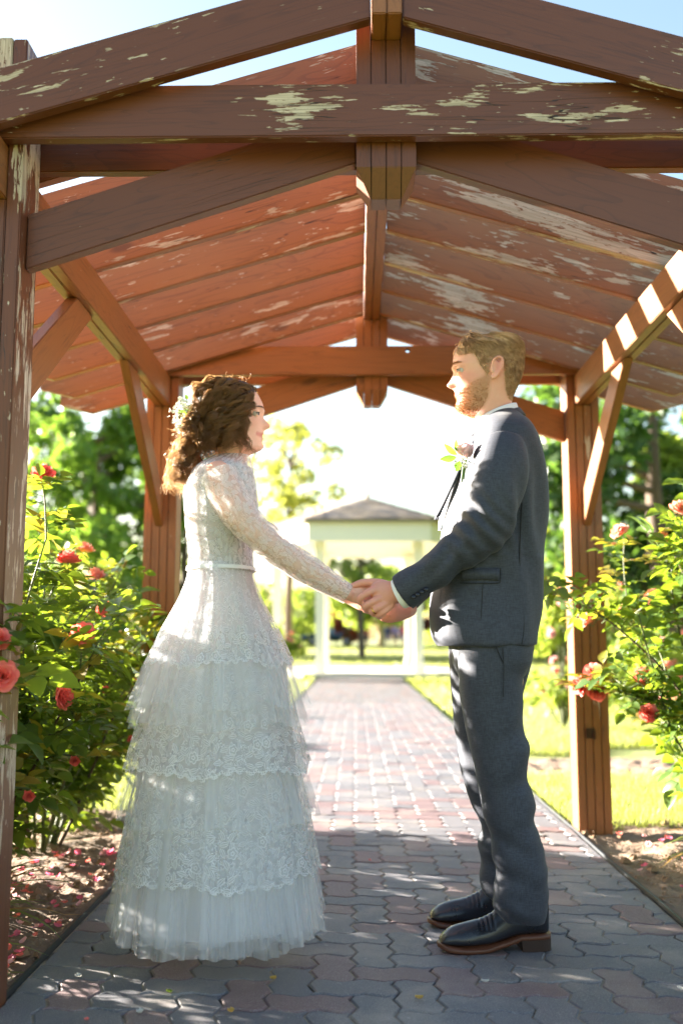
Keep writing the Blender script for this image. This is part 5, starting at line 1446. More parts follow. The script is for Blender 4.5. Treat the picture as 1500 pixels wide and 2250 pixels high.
# ------------------------------------------------------------------ ring, boutonniere, flowers in her hair
M_GOLD = plain('gold', srgb(226, 176, 92), 0.2, 0.05, 20, 0, Metallic=1.0)
p, q = P(824, 1339.5, 2.718), P(818, 1343, 2.722)
ax = Vector((q - p)).normalized()
bm = bmesh.new(); ring_v = []
a1 = ax.orthogonal().normalized(); a2 = ax.cross(a1); V = []; n, m = 32, 8
for i in range(n):
    a = 2 * math.pi * i / n; d = a1 * math.cos(a) + a2 * math.sin(a)
    for j in range(m):
        b = 2 * math.pi * j / m; V.append(tuple(d * (0.0112 + 0.0010 * math.cos(b)) + ax * 0.0022 * math.sin(b)))
F = []
for i in range(n):
    for j in range(m): F.append((i * m + j, ((i + 1) % n) * m + j, ((i + 1) % n) * m + (j + 1) % m, i * m + (j + 1) % m))
o = mk('wedding_ring', V, F, M_GOLD); o.location = P(822, 1340.5, 2.720); tag(o, 'gold wedding ring on the ring finger of the groom', 'ring')
bm.free()

def leaf_simple(L, W, mat, name='leaf'):
    V = []; n = 7
    for i in range(n):
        u = i / (n - 1); w = W * math.sin(math.pi * u ** 0.85) * 0.5 if 0 < i < n - 1 else 0
        V += [(u * L, -w, 0.22 * w - 0.12 * L * u * u), (u * L, 0, -0.12 * L * u * u), (u * L, w, 0.22 * w - 0.12 * L * u * u)]
    me = mesh_from(name, V, grid_faces(n, 3)); me.materials.append(mat); return me
M_GLOSS = leafmat('glossy_leaf', srgb(58, 96, 48), srgb(70, 110, 52), srgb(140, 180, 60), rough=0.28, tmix=0.3)
def pinkrose(r):
    rs = np.random.RandomState(2); mb = MB(); N = 20
    for k in range(N):
        u = k / (N - 1); ang = k * 2.39996; h = r * (1.5 - 0.15 * u); lean = R(2 + 24 * u ** 1.6); rad = r * (0.05 + 0.60 * u); wid = r * (0.55 + 0.85 * u); V = []; n = 6
        for i in range(n):
            a = i / (n - 1)
            for j in range(n):
                b = (j / (n - 1) - 0.5) * 2; w = wid * math.sin(math.pi * (0.2 + 0.66 * a)) * 0.66
                y = b * w; out = rad * (0.55 + 0.45 * math.sin(math.pi * a * 0.75)) + math.sin(lean) * h * a * 0.6 - 0.42 * w * b * b + 0.12 * r * max(0, a - 0.8) * 5 * u
                V.append((out, y, math.cos(lean) * h * a - 0.1 * r * b * b))
        ca, sa = math.cos(ang), math.sin(ang); mb.add([(x * ca - y * sa, x * sa + y * ca, z) for x, y, z in V], [tuple(f) for f in grid_faces(n, n)])
    me = mb.mesh('rose'); return me
t = NT('pink_rose'); sx = t.n('SeparateXYZ', ins={0: t.n('TexCoord').outputs['Generated']}).outputs
rr_ = t.vmath('LENGTH', t.vmath('SUBTRACT', t.n('TexCoord').outputs['Object'], (0, 0, 0.018)).outputs[0]).outputs['Value']
col = t.mix(t.step(rr_, 0.008, 0.026), srgb(252, 190, 196), srgb(255, 240, 238))
M_PROSE = t.shader(t.mixsh(0.6, t.bsdf(col, 0.5), t.n('BsdfTranslucent', ins={'Color': srgb(255, 220, 222)}).outputs[0]))
c = P(1022, 1003, GY - 0.150)
bt = empty('boutonniere', c); tag(bt, 'pale pink rose boutonniere with green leaves on the grey lapel', 'boutonniere')
o = obj('rose', pinkrose(0.0275), M_PROSE, bt); o.rotation_euler = (R(18), R(-6), 0)
for (dx, dz, ang, L) in ((-0.022, 0.004, 146, 0.050), (-0.024, -0.002, 192, 0.052), (-0.018, 0.008, 108, 0.040), (-0.016, -0.012, 250, 0.036)):
    o = obj('leaf', leaf_simple(L, 0.022, M_GLOSS), None, bt)
    d = Vector((math.cos(R(ang)), -0.15, math.sin(R(ang)))); q = d.to_track_quat('X', 'Y'); o.matrix_basis = Matrix.Translation((dx, -0.004, dz)) @ q.to_matrix().to_4x4() @ Matrix.Rotation(R(18), 4, 'X')
M_BREATH = plain('white_blossom', srgb(238, 236, 226), 0.6, 0.05, 50); M_STEMG = plain('green_stem', srgb(120, 146, 84), 0.6, 0.2, 30)
rs = np.random.RandomState(6)
def blossom(r):
    mb = MB(); 
    for k in range(6):
        a = k * 1.047 + rs.uniform(-0.2, 0.2); V = []
        for i in range(3):
            for j in (-1, 0, 1): u = i / 2; V.append((u * r * math.cos(a) - j * r * 0.35 * math.sin(a) * math.sin(math.pi * (0.2 + 0.6 * u)), u * r * math.sin(a) + j * r * 0.35 * math.cos(a) * math.sin(math.pi * (0.2 + 0.6 * u)), 0.5 * r * u * u))
        mb.add(V, [tuple(f) for f in grid_faces(3, 3)])
    me = mb.mesh('blossom'); me.materials.append(M_BREATH); return me
BL1 = blossom(0.0046)
for k in range(34):
    o = obj('blossom', BL1, None, bt); o.location = (rs.normal(-0.002, 0.012), -0.012 + rs.normal(0, 0.006), rs.uniform(-0.036, -0.008)); o.rotation_euler = rs.uniform(-1.2, 1.2, 3)
mb = MB(); mb.tube([(0, 0, 0.0), (-0.006, -0.003, -0.03), (-0.012, -0.002, -0.07)], [0.003, 0.0034, 0.003], seg=8); mb.tube([(0.004, 0, 0.0), (-0.001, -0.004, -0.03), (-0.006, -0.004, -0.064)], [0.002, 0.0022, 0.002], seg=8)
mb.build('stem', M_STEMG, bt)

c = P(418, 912, BY - 0.045)
hf = empty('hair_flowers', c); tag(hf, 'spray of tiny white blossoms pinned in the curls of the bride', 'flowers')
BL2 = blossom(0.0062)
stems = MB()
for k in range(120):
    u = rs.uniform(0, 1); g = rs.normal(0, 1, 3)
    loc = Vector((-0.012 - 0.026 * math.sin(u * 3.1) + g[0] * 0.012, rs.uniform(-0.04, 0.075), 0.045 - 0.10 * u + g[2] * 0.010))
    o = obj('blossom', BL2, None, hf); o.location = loc; o.rotation_euler = rs.uniform(-1.6, 1.6, 3)
    if k % 2 == 0: stems.tube([tuple(loc), tuple(loc * 0.6 + Vector((0.01, 0, 0))), (0.03, loc.y * 0.5, loc.z * 0.5)], [0.0006, 0.0007, 0.0007], seg=4, n=5)
stems.build('stem', M_STEMG, hf)
lf = leaf_simple(0.024, 0.011, M_GLOSS)
for k in range(12):
    o = obj('leaf', lf, None, hf); o.location = (rs.uniform(-0.03, 0.01), rs.uniform(-0.04, 0.06), rs.uniform(-0.05, 0.05)); o.rotation_euler = rs.uniform(-3, 3, 3)
# ------------------------------------------------------------------ roses, straps, petals
M_LEAF = leafmat('rose_leaf', srgb(66, 92, 46), srgb(92, 118, 54), srgb(158, 184, 48), rough=0.35, tmix=0.42)
M_LEAF_Y = leafmat('young_leaf', srgb(120, 124, 52), srgb(134, 100, 58), srgb(214, 206, 60), rough=0.35, tmix=0.45)
M_CANE = plain('rose_cane', srgb(96, 104, 60), 0.6, 0.5, 30)
M_CANE_B = plain('old_cane', srgb(92, 74, 56), 0.8, 0.5, 30)
def petalmat(name, c1, c2, tr):
    t = NT(name); isl = t.n('NewGeometry').outputs['Random Per Island']
    col = t.mix(isl, c1, c2); p = t.bsdf(col, 0.55); tl = t.n('BsdfTranslucent', ins={'Color': tr})
    return t.shader(t.mixsh(0.4, p, tl.outputs[0]))
M_CORAL = petalmat('coral_petals', srgb(238, 112, 106), srgb(246, 142, 130), srgb(252, 128, 112))
M_SALMON = petalmat('salmon_petals', srgb(248, 186, 164), srgb(244, 152, 138), srgb(255, 190, 164))
M_PINK = petalmat('pale_pink_petals', srgb(244, 196, 198), srgb(238, 168, 176), srgb(252, 196, 196))
M_MAGENTA = petalmat('magenta_petals', srgb(206, 74, 112), srgb(230, 128, 150), srgb(240, 120, 150))

def leaflet(L, W, fold=0.25, droop=0.2, n=5):
    """pointed leaf along +x, folded on its midrib"""
    V = []; 
    for i in range(n):
        u = i / (n - 1); w = W * (math.sin(math.pi * u ** 0.8) ** 0.9) * 0.5 if 0 < i < n - 1 else 0
        z = -droop * L * u * u
        V += [(u * L, -w, z + fold * w), (u * L, 0, z), (u * L, w, z + fold * w)]
    F = []
    for i in range(n - 1):
        for j in (0, 1):
            a = i * 3 + j; F.append((a, a + 1, a + 4, a + 3))
    return np.array(V), F
def compound_leaf(scale, rs):
    mb = MB(); L, W = 0.050 * scale, 0.032 * scale
    mb.tube([(0, 0, 0), (0.035 * scale, 0, 0.003), (0.085 * scale, 0, 0)], [0.0012, 0.001, 0.0008], seg=3, n=3, caps=False)
    spots = [(0.082, 0, 1.1), (0.058, 55, 0.95), (0.058, -55, 0.95), (0.030, 62, 0.8), (0.030, -62, 0.8)]
    for x, a, k in spots:
        V, F = leaflet(L * k * rs.uniform(0.9, 1.1), W * k, rs.uniform(0.15, 0.5), rs.uniform(0.0, 0.4))
        m = Matrix.Translation((x * scale, 0, 0)) @ Matrix.Rotation(R(a + rs.uniform(-10, 10)), 4, 'Z') @ Matrix.Rotation(R(rs.uniform(-25, 25)), 4, 'X')
        V = np.array([tuple(m @ Vector(v)) for v in V]); mb.add(V, F)
    return mb.mesh('leaf')
prs = np.random.RandomState(21)
LEAVES = []
for k in range(6):
    me = compound_leaf(1.0 + 0.12 * (k - 2), prs); me.materials.append(M_LEAF if k < 4 else M_LEAF_Y); LEAVES.append(me)

def rose_mesh(r, mat, open_=1.0, seed=0):
    """full rose: petals in a spiral, cupped, rims rolled outward"""
    rs = np.random.RandomState(seed); mb = MB(); N = 26
    for k in range(N):
        u = k / (N - 1); ang = k * 2.39996
        rad = r * (0.06 + 0.62 * u ** 0.9); h = r * (0.95 - 0.35 * u) ; wid = r * (0.5 + 0.75 * u); lean = R(4 + 58 * open_ * u ** 1.3)
        n, m = 5, 5; V = []
        for i in range(n):
            a = i / (n - 1)
            for j in range(m):
                b = (j / (m - 1) - 0.5) * 2
                w = wid * math.sin(math.pi * (0.18 + 0.74 * a)) * 0.62
                y = b * w; out = rad * 0.35 + math.sin(lean) * h * a + 0.16 * r * max(0, a - 0.75) * 4 * u - 0.30 * w * b * b * (1 - 0.5 * u)
                z = math.cos(lean) * h * a - 0.10 * r * b * b * a + rs.normal(0, 0.012 * r)
                V.append((out, y, z))
        ca, sa = math.cos(ang), math.sin(ang)
        V = [(x * ca - y * sa, x * sa + y * ca, z) for x, y, z in V]
        mb.add(V, [tuple(f) for f in grid_faces(n, m)])
    me = mb.mesh('rose'); me.materials.append(mat); return me
ROSES = {'coral': rose_mesh(0.048, M_CORAL, 1.0, 1), 'salmon': rose_mesh(0.048, M_SALMON, 1.15, 2), 'small': rose_mesh(0.038, M_CORAL, 1.0, 6), 'bud': rose_mesh(0.024, M_CORAL, 0.45, 3), 'pale': rose_mesh(0.042, M_PINK, 1.0, 4)}
def sepal_bud():
    mb = MB(); mb.tube([(0, 0, -0.012), (0, 0, 0), (0, 0, 0.012), (0, 0, 0.026)], [0.003, 0.0065, 0.005, 0.0012], seg=8)
    for a in (0, 120, 240):
        V, F = leaflet(0.030, 0.006, 0.2, -0.3, 4); m = Matrix.Rotation(R(a), 4, 'Z') @ Matrix.Rotation(R(-62), 4, 'Y')
        mb.add(np.array([tuple(m @ Vector(v)) for v in V]), F)
    me = mb.mesh('bud'); me.materials.append(M_LEAF_Y); return me
BUD = sepal_bud()

def rose_bush(label, base, height, spread, lean, ncane, nleaf, flowers, seed, buds=14, extra=0, leafscale=1.0, dense_low=True):
    rs = np.random.RandomState(seed); base = Vector(base)
    root = empty('rose_bush', base); tag(root, label, 'rose bush')
    nodes = []
    def cane(p0, d, L, r, mat, name='cane', keepz=True):
        n = 9; p = Vector(p0); pts = [p.copy()]; d = Vector(d).normalized()
        for i in range(n):
            d = (d + Vector((rs.normal(0, 0.10), rs.normal(0, 0.10), -0.045 if i > 4 else 0.03))).normalized()
            p = p + d * (L / n); pts.append(p.copy())
        mb = MB(); mb.tube([tuple(q) for q in pts], list(np.linspace(r, r * 0.35, len(pts))), seg=6, n=18)
        mb.build(name, mat, root)
        return pts, d
    tips = []
    for k in range(ncane):
        a = rs.uniform(0, 6.28); rr = rs.uniform(0.15, 1.0)
        d = Vector((math.cos(a) * spread * rr + lean[0], math.sin(a) * spread * rr + lean[1], 1.0))
        L = height * rs.uniform(0.75, 1.12)
        pts, d2 = cane((math.cos(a) * 0.07, math.sin(a) * 0.07, -0.02), d, L, 0.008, M_CANE_B if k % 3 == 0 else M_CANE)
        for i in range(1, len(pts)): nodes.append((pts[i], (pts[i] - pts[i - 1]).normalized()))
        tips.append((pts[-1], d2))
        for i in range(2, len(pts) - 1, 2):
            if rs.rand() < 0.8:
                d3 = ((pts[i + 1] - pts[i]).normalized() + Vector((rs.normal(0, 0.7), rs.normal(0, 0.7), rs.normal(0.15, 0.3)))).normalized()
                q, d4 = cane(pts[i], d3, rs.uniform(0.14, 0.34), 0.0035, M_CANE, 'shoot')
                for j in range(1, len(q)): nodes.append((q[j], (q[j] - q[j - 1]).normalized()))
                tips.append((q[-1], d4))
    # leaves
    idx = rs.permutation(len(nodes))
    tot = nleaf + extra; mbx = MB()
    for k in range(tot):
        p, t = nodes[idx[k % len(nodes)]]
        out = Vector((rs.normal(0, 1), rs.normal(0, 1), rs.normal(0.25, 0.45))).normalized()
        out = (out - t * out.dot(t) * 0.6).normalized()
        q = out.to_track_quat('X', 'Z') @ Quaternion((1, 0, 0), rs.uniform(-0.7, 0.7))
        s = leafscale * rs.uniform(0.75, 1.25); me = LEAVES[rs.randint(0, 6 if p.z > height * 0.65 else 4)]
        off = Vector((rs.normal(0, 0.02), rs.normal(0, 0.02), rs.normal(0, 0.02)))
        m = Matrix.Translation(p + off) @ q.to_matrix().to_4x4() @ Matrix.Diagonal((s, s, s, 1))
        if k < nleaf:
            o = obj('leaf', me, None, root); o.matrix_basis = m
        else:
            n = len(me.vertices); co = np.empty(n * 3, np.float32); me.vertices.foreach_get('co', co)
            M4 = np.array(m); V = co.reshape(-1, 3) @ M4[:3, :3].T + M4[:3, 3]
            mbx.add(V, [tuple(f.vertices) for f in me.polygons])
    if extra:
        o = mbx.build('leaf', M_LEAF, root); o['kind'] = 'stuff'
    # flowers stand where the photo shows them; a stalk ties each to the nearest shoot
    for (kind, px, py, Y, tilt) in flowers:
        p = P(px, py, Y) - base
        near = min(nodes, key=lambda n: (n[0] - (p - Vector((0, 0, 0.16)))).length)[0]
        up = Vector(tilt).normalized()
        mb = MB(); mb.tube([tuple(near), tuple((near + p) / 2 + Vector((0, 0, 0.02))), tuple(p - up * 0.03), tuple(p)], [0.0032, 0.0028, 0.0026, 0.003], seg=6, n=14); mb.build('stalk', M_CANE, root)
        for w in np.linspace(0.15, 0.8, 2 + int((p - near).length / 0.05)):
            q0 = near.lerp(p, w)
            for _ in range(2):
                o_ = Vector((rs.normal(0, 1), rs.normal(0, 1), 0.2)).normalized(); o = obj('leaf', LEAVES[rs.randint(0, 6)], None, root)
                o.matrix_basis = Matrix.Translation(q0) @ o_.to_track_quat('X', 'Z').to_matrix().to_4x4()
        o = obj('rose', ROSES[kind], None, root); s = rs.uniform(0.9, 1.12)
        o.matrix_basis = Matrix.Translation(p) @ up.to_track_quat('Z', 'Y').to_matrix().to_4x4() @ Matrix.Diagonal((s, s, s, 1))
    rs.shuffle(tips) if False else None
    for k in range(min(buds, len(tips))):
        p, d = tips[(k * 7) % len(tips)]
        d = (d + Vector((rs.normal(0, 0.2), rs.normal(0, 0.2), 0.7))).normalized()
        o = obj('bud', BUD, None, root); o.matrix_basis = Matrix.Translation(p + d * 0.012) @ d.to_track_quat('Z', 'Y').to_matrix().to_4x4()
    return root
rose_bush('coral rose bush growing between the near post and the far post behind the bride', (-1.36, 3.35, 0), 1.16, 0.42, (0.05, -0.02), 20, 292,
          [('coral', 95, 1046, 3.15, (0.3, -0.5, 0.7)), ('coral', 132, 1532, 3.0, (0.9, -0.2, 0.1)), ('coral', 183, 1396, 3.2, (0.1, -0.8, 0.5)), ('bud', 66, 1746, 2.95, (0.1, -0.9, -0.3)), ('bud', 166, 1670, 3.2, (0.1, -0.8, -0.2)), ('coral', 150, 1236, 3.5, (0, 0.1, 1))], 31, buds=30, extra=620, leafscale=1.3)
rose_bush('leafy rose bush in front of the far left post of the arbor', (-1.32, 4.30, 0), 1.10, 0.42, (0.10, 0.0), 18, 260,
          [('salmon', 210, 1270, 4.2, (0, -0.4, 1)), ('coral', 232, 1340, 4.1, (0.3, -0.7, 0.4)), ('bud', 284, 1622, 4.3, (0.6, -0.5, -0.2)), ('salmon', 186, 1212, 4.4, (0, 0, 1)), ('bud', 232, 1515, 4.2, (0.4, -0.8, 0))], 37, buds=24, extra=520, leafscale=1.3)
rose_bush('salmon rose bush spilling toward the path in front of the far right post', (1.58, 4.02, 0), 1.36, 0.44, (-0.06, -0.02), 24, 290,
          [('salmon', 1362, 1172, 4.1, (-0.5, -0.3, 0.7)), ('salmon', 1490, 1122, 3.9, (0.2, -0.5, 0.8)), ('salmon', 1436, 1316, 4.0, (-0.3, -0.5, 0.7)), ('salmon', 1290, 1366, 4.2, (-0.7, -0.2, 0.6)), ('coral', 1302, 1478, 4.15, (-0.6, -0.6, 0.3)), ('coral', 1278, 1506, 4.12, (-0.8, -0.4, -0.1)), ('coral', 1312, 1516, 4.1, (-0.2, -0.9, -0.2)), ('coral', 1412, 1486, 4.0, (-0.2, -0.8, 0.2)), ('coral', 1424, 1568, 3.9, (-0.1, -0.9, 0.3)), ('salmon', 1455, 1190, 4.0, (0, -0.3, 1))], 43, buds=30, extra=1100, leafscale=1.15)
rose_bush('low rose bush on the soil just past the far left post', (-1.45, 5.05, 0), 0.80, 0.5, (0.05, 0), 14, 150, [('coral', 286, 1500, 5.0, (0.3, -0.6, 0.4))], 53, buds=8, extra=420, leafscale=1.3)
rose_bush('coral rose stems leaning in front of the nearest left post', (-1.36, 2.36, 0), 1.02, 0.42, (-0.04, 0.0), 16, 90,
          [('small', 6, 1487, 2.26, (0.4, -0.9, 0.2)), ('small', -4, 1410, 2.28, (0.3, -0.6, 0.5))], 47, buds=6, extra=640, leafscale=1.3)
def strap_plant(label, base, n, L, seed, lean=(0, 0)):
    rs = np.random.RandomState(seed); root = empty('strap_leaf_plant', base); tag(root, label, 'plant')
    mats = [leafmat('strap_green', srgb(92, 112, 58), srgb(120, 130, 76), srgb(176, 188, 80)), leafmat('strap_dry', srgb(176, 142, 84), srgb(150, 116, 66), srgb(206, 166, 90))]
    for k in range(n):
        a = rs.uniform(0, 6.28); ln = L * rs.uniform(0.6, 1.15); w = rs.uniform(0.006, 0.011); el = rs.uniform(0.5, 1.35)
        d = np.array([math.cos(a) + lean[0], math.sin(a) + lean[1], 0]); d /= np.linalg.norm(d); sd = np.array([-d[1], d[0], 0])
        V = []; m = 9; x = z = 0.0; e = el
        for i in range(m):
            u = i / (m - 1); ww = w * (1 - u ** 3)
            c = np.array([rs.normal(0, 0.001), 0, 0]) + d * (x + 0.03) + np.array([0, 0, max(z, 0.004)])
            V += [tuple(c - sd * ww), tuple(c + np.array([0, 0, -0.3 * ww])), tuple(c + sd * ww)]
            x += ln / m * math.cos(e); z += ln / m * math.sin(e); e -= rs.uniform(0.10, 0.30)
        mk('leaf', V, grid_faces(m, 3), mats[1 if rs.rand() < 0.3 else 0], root)
strap_plant('clump of arching strap leaves at the foot of the left rose bush', (-1.22, 3.05, 0), 46, 0.50, 3, (0.3, -0.3))
rose_bush('added knee high rose bush shading the path between the two left rose bushes', (-1.52, 3.80, 0), 0.72, 0.6, (0, 0), 14, 90, [], 59, buds=4, extra=420, leafscale=1.2)  # added to stop sun slipping between the left bushes
rose_bush('added short rose bush out of view beyond the nearest left post shading the path', (-1.75, 2.95, 0), 0.62, 0.7, (0, 0), 12, 40, [], 61, buds=2, extra=420, leafscale=1.2)  # added outside the view to keep sun flecks off the front pavers
strap_plant('added clump of strap leaves shading the path beside the nearest left post', (-1.22, 2.72, 0), 46, 0.46, 13, (0.0, 0.2))  # added low foliage that blocks sun from the near pavers
strap_plant('clump of upright strap leaves beside the far right post', (1.50, 4.00, 0), 34, 0.45, 5, (-0.2, -0.2))

# fallen petals and leaves
def petal_mesh(seed, L=0.026):
    rs = np.random.RandomState(seed); V = []; n = 5
    for i in range(n):
        for j in range(n):
            u, v = i / (n - 1), (j / (n - 1) - 0.5) * 2
            w = L * 0.45 * math.sin(math.pi * (0.12 + 0.8 * u)); V.append((u * L - L / 2, v * w, 0.35 * L * (v * v * 0.6 + (u - 0.5) ** 2 * 1.6 - 0.2) + 0.004))
    return mesh_from('petal', V, grid_faces(n, n))
PETALS = []
for k, m in enumerate((M_CORAL, M_MAGENTA, M_PINK, M_MAGENTA)):
    me = petal_mesh(k); me.materials.append(m); PETALS.append(me)
rs = np.random.RandomState(77)
def petals(n, area, label, group, dens):
    k = 0
    while k < n:
        x = rs.uniform(area[0], area[1]); y = rs.uniform(area[2], area[3])
        if rs.rand() > dens(x, y): continue
        o = obj('fallen_petal', PETALS[rs.randint(0, 4)], None, None, (x, y, 0.012 + rs.uniform(0, 0.008)))
        o.rotation_euler = (rs.normal(0, 0.35), rs.normal(0, 0.35), rs.uniform(0, 6.28)); s = rs.uniform(0.7, 1.3); o.scale = (s, s, s)
        tag(o, label, 'petal', group); k += 1
petals(110, (-1.25, -0.885, 2.5, 4.2), 'pink rose petal fallen on the soil left of the path', 'petals on the left soil bed', lambda x, y: 0.25 + 0.75 * math.exp(-((y - 2.8) / 0.35) ** 2) * math.exp(-((x + 0.93) / 0.12) ** 2))
petals(46, (1.03, 1.7, 2.9, 4.6), 'pink rose petal fallen on the soil right of the path', 'petals on the right soil bed', lambda x, y: 1.0)
M_DRY = leafmat('dry_leaf', srgb(214, 178, 70), srgb(196, 160, 92), srgb(220, 180, 80)); M_WHITEP = petalmat('white_petal', srgb(226, 224, 216), srgb(210, 208, 200), srgb(230, 226, 216))
for (px, py, kind, lab) in ((920, 2196, 'y', 'small yellow leaf on the pavers in front of the boots'), (173, 2148, 'w', 'white petal on the dark paver left of the dress hem'), (308, 2227, 'w', 'white petal on the red paver at the front edge'), (1494, 2176, 'w', 'white petal on the paver at the right border of the path'),
                          (812, 1892, 'r', 'tiny red petal on the pavers between bride and groom'), (600, 2153, 'y', 'small yellow leaf below the tulle hem'), (372, 2183, 'g', 'small green leaf on the red paver in front of the dress'), (508, 2225, 'y', 'little pale leaf by the front joint'), (190, 2244, 'r', 'pink petal at the bottom border of the picture'), (1065, 2160, 'w', 'pale chip on the paver under the near boot')):
    p = G(px, py, 0.003); me = petal_mesh(5, 0.020 if kind != 'r' else 0.014).copy()
    me.materials.append({'y': M_DRY, 'w': M_WHITEP, 'r': M_CORAL, 'g': M_LEAF}[kind])
    o = obj('fallen_petal' if kind in 'wr' else 'fallen_leaf', me, None, None, p); o.rotation_euler = (0.1, 0.05, rs.uniform(0, 6)); tag(o, lab, 'petal' if kind in 'wr' else 'leaf')

# twigs, clods and dry leaves on the soil
cl = MB(); rs = np.random.RandomState(8)
for k in range(900):
    sd = rs.rand() < 0.6
    x, y = (rs.uniform(-2.2, -0.88), rs.uniform(2.3, 5.2)) if sd else (rs.uniform(1.02, 2.3), rs.uniform(2.8, 5.0))
    s = rs.uniform(0.004, 0.016) if rs.rand() < 0.8 else rs.uniform(0.016, 0.03)
    ph = np.arange(6) * 1.047
    V = [(x + s * math.cos(a) * rs.uniform(0.7, 1.2), y + s * math.sin(a) * rs.uniform(0.7, 1.2), 0.0 + rs.uniform(0, 0.2) * s) for a in ph] + [(x + s * 0.5 * math.cos(a + 0.5), y + s * 0.5 * math.sin(a + 0.5), s * rs.uniform(0.55, 0.95)) for a in ph]
    cl.add(V, [(i, (i + 1) % 6, 6 + (i + 1) % 6, 6 + i) for i in range(6)] + [tuple(range(6, 12))])
for k in range(160):
    sd = rs.rand() < 0.65
    x, y = (rs.uniform(-1.6, -0.88), rs.uniform(2.4, 4.6)) if sd else (rs.uniform(1.02, 2.0), rs.uniform(2.9, 4.8))
    a = rs.uniform(0, 3.14); L = rs.uniform(0.03, 0.12); d = np.array([math.cos(a), math.sin(a), 0]) * L
    cl.tube([(x, y, 0.012), tuple(np.array([x, y, 0.018]) + d / 2), tuple(np.array([x, y, 0.010]) + d)], [0.0012, 0.0012, 0.0008], seg=4, n=4)
tag(cl.build('soil_litter', plain('soil_litter', srgb(140, 112, 86), 0.9, 0.4, 20), None, False), 'clods twigs and dry bits strewn over the soil', 'litter', kind='stuff')
# ------------------------------------------------------------------ grass
M_GRASS = leafmat('grass_blade', srgb(104, 124, 58), srgb(146, 146, 84), srgb(196, 204, 100), rough=0.5, tmix=0.45)
def grass(name, label, areas, seed):
    rs = np.random.RandomState(seed); Vs = []; 
    for (x0, x1, y0, y1, n, h) in areas:
        x = rs.uniform(x0, x1, n); y = rs.uniform(y0, y1, n)
        pn = vnoise(np.stack([x * 1.3, y * 1.3, 0 * x], 1), 4)
        k = (pn > -0.55) | (y < 7); x, y = x[k], y[k]; n = len(x)
        hh = h * rs.uniform(0.5, 1.2, n); a = rs.uniform(0, 6.28, n); w = 0.004 + 0.004 * (y > 12) * 2
        z = rise(y) - 0.05
        dx, dy = np.cos(a) * w, np.sin(a) * w; lx, ly = rs.normal(0, 0.5, n) * hh, rs.normal(0, 0.5, n) * hh
        z = z * 1.0
        V = np.stack([np.stack([x - dx, y - dy, z], 1), np.stack([x + dx, y + dy, z], 1), np.stack([x + lx, y + ly, z + hh + 0.03], 1)], 1)
        Vs.append(V.reshape(-1, 3))
    V = np.vstack(Vs); n = len(V) // 3
    F = (np.arange(n) * 3)[:, None] + np.array([[0, 1, 2]])
    return tag(mk(name, V, F, M_GRASS), label, 'grass', kind='stuff')
grass('grass', 'sunlit patchy lawn grass on both sides of the path', [(1.03, 4.0, 4.86, 6.6, 46000, 0.065), (1.03, 6.0, 7.6, 10.2, 34000, 0.06), (1.1, 12, 10.2, 24, 22000, 0.09), (-4.5, -0.9, 5.3, 9, 42000, 0.06), (-10, -0.95, 9, 24, 24000, 0.09), (-14, 14, 29, 70, 26000, 0.14)], 3)

# ------------------------------------------------------------------ gazebo
M_WHITE = plain('white_paint', srgb(238, 234, 222), 0.55, 0.06, 3)
M_SHINGLE = None
t = NT('roof_shingle'); isl = t.n('NewGeometry').outputs['Random Per Island']; rnd = t.n('ObjectInfo').outputs['Random']
M_SHINGLE = t.shader(t.bsdf(t.mix(t.math('FRACT', t.math('ADD', isl, rnd)), srgb(96, 92, 96), srgb(168, 150, 132)), 0.85))
M_CONC = plain('pale_concrete', srgb(214, 206, 194), 0.85, 0.1, 4)
gz = empty('gazebo', (0.32, 26.0, 0)); tag(gz, 'white hexagonal park gazebo with grey shingle roof at the end of the path', 'gazebo')
def hexp(r, k): a = R(-120 + 60 * k); return r * math.cos(a), r * math.sin(a)
PR, ER, ZF0, ZF1, ZA = 2.36, 2.92, 3.18, 3.72, 4.56
mb = MB(); V = [hexp(3.1, k) + (-0.04,) for k in range(6)] + [hexp(3.1, k) + (0.10,) for k in range(6)]
mb.add(V, [(i, (i + 1) % 6, 6 + (i + 1) % 6, 6 + i) for i in range(6)] + [tuple(range(6, 12))]); mb.build('floor_slab', M_CONC, gz, False)
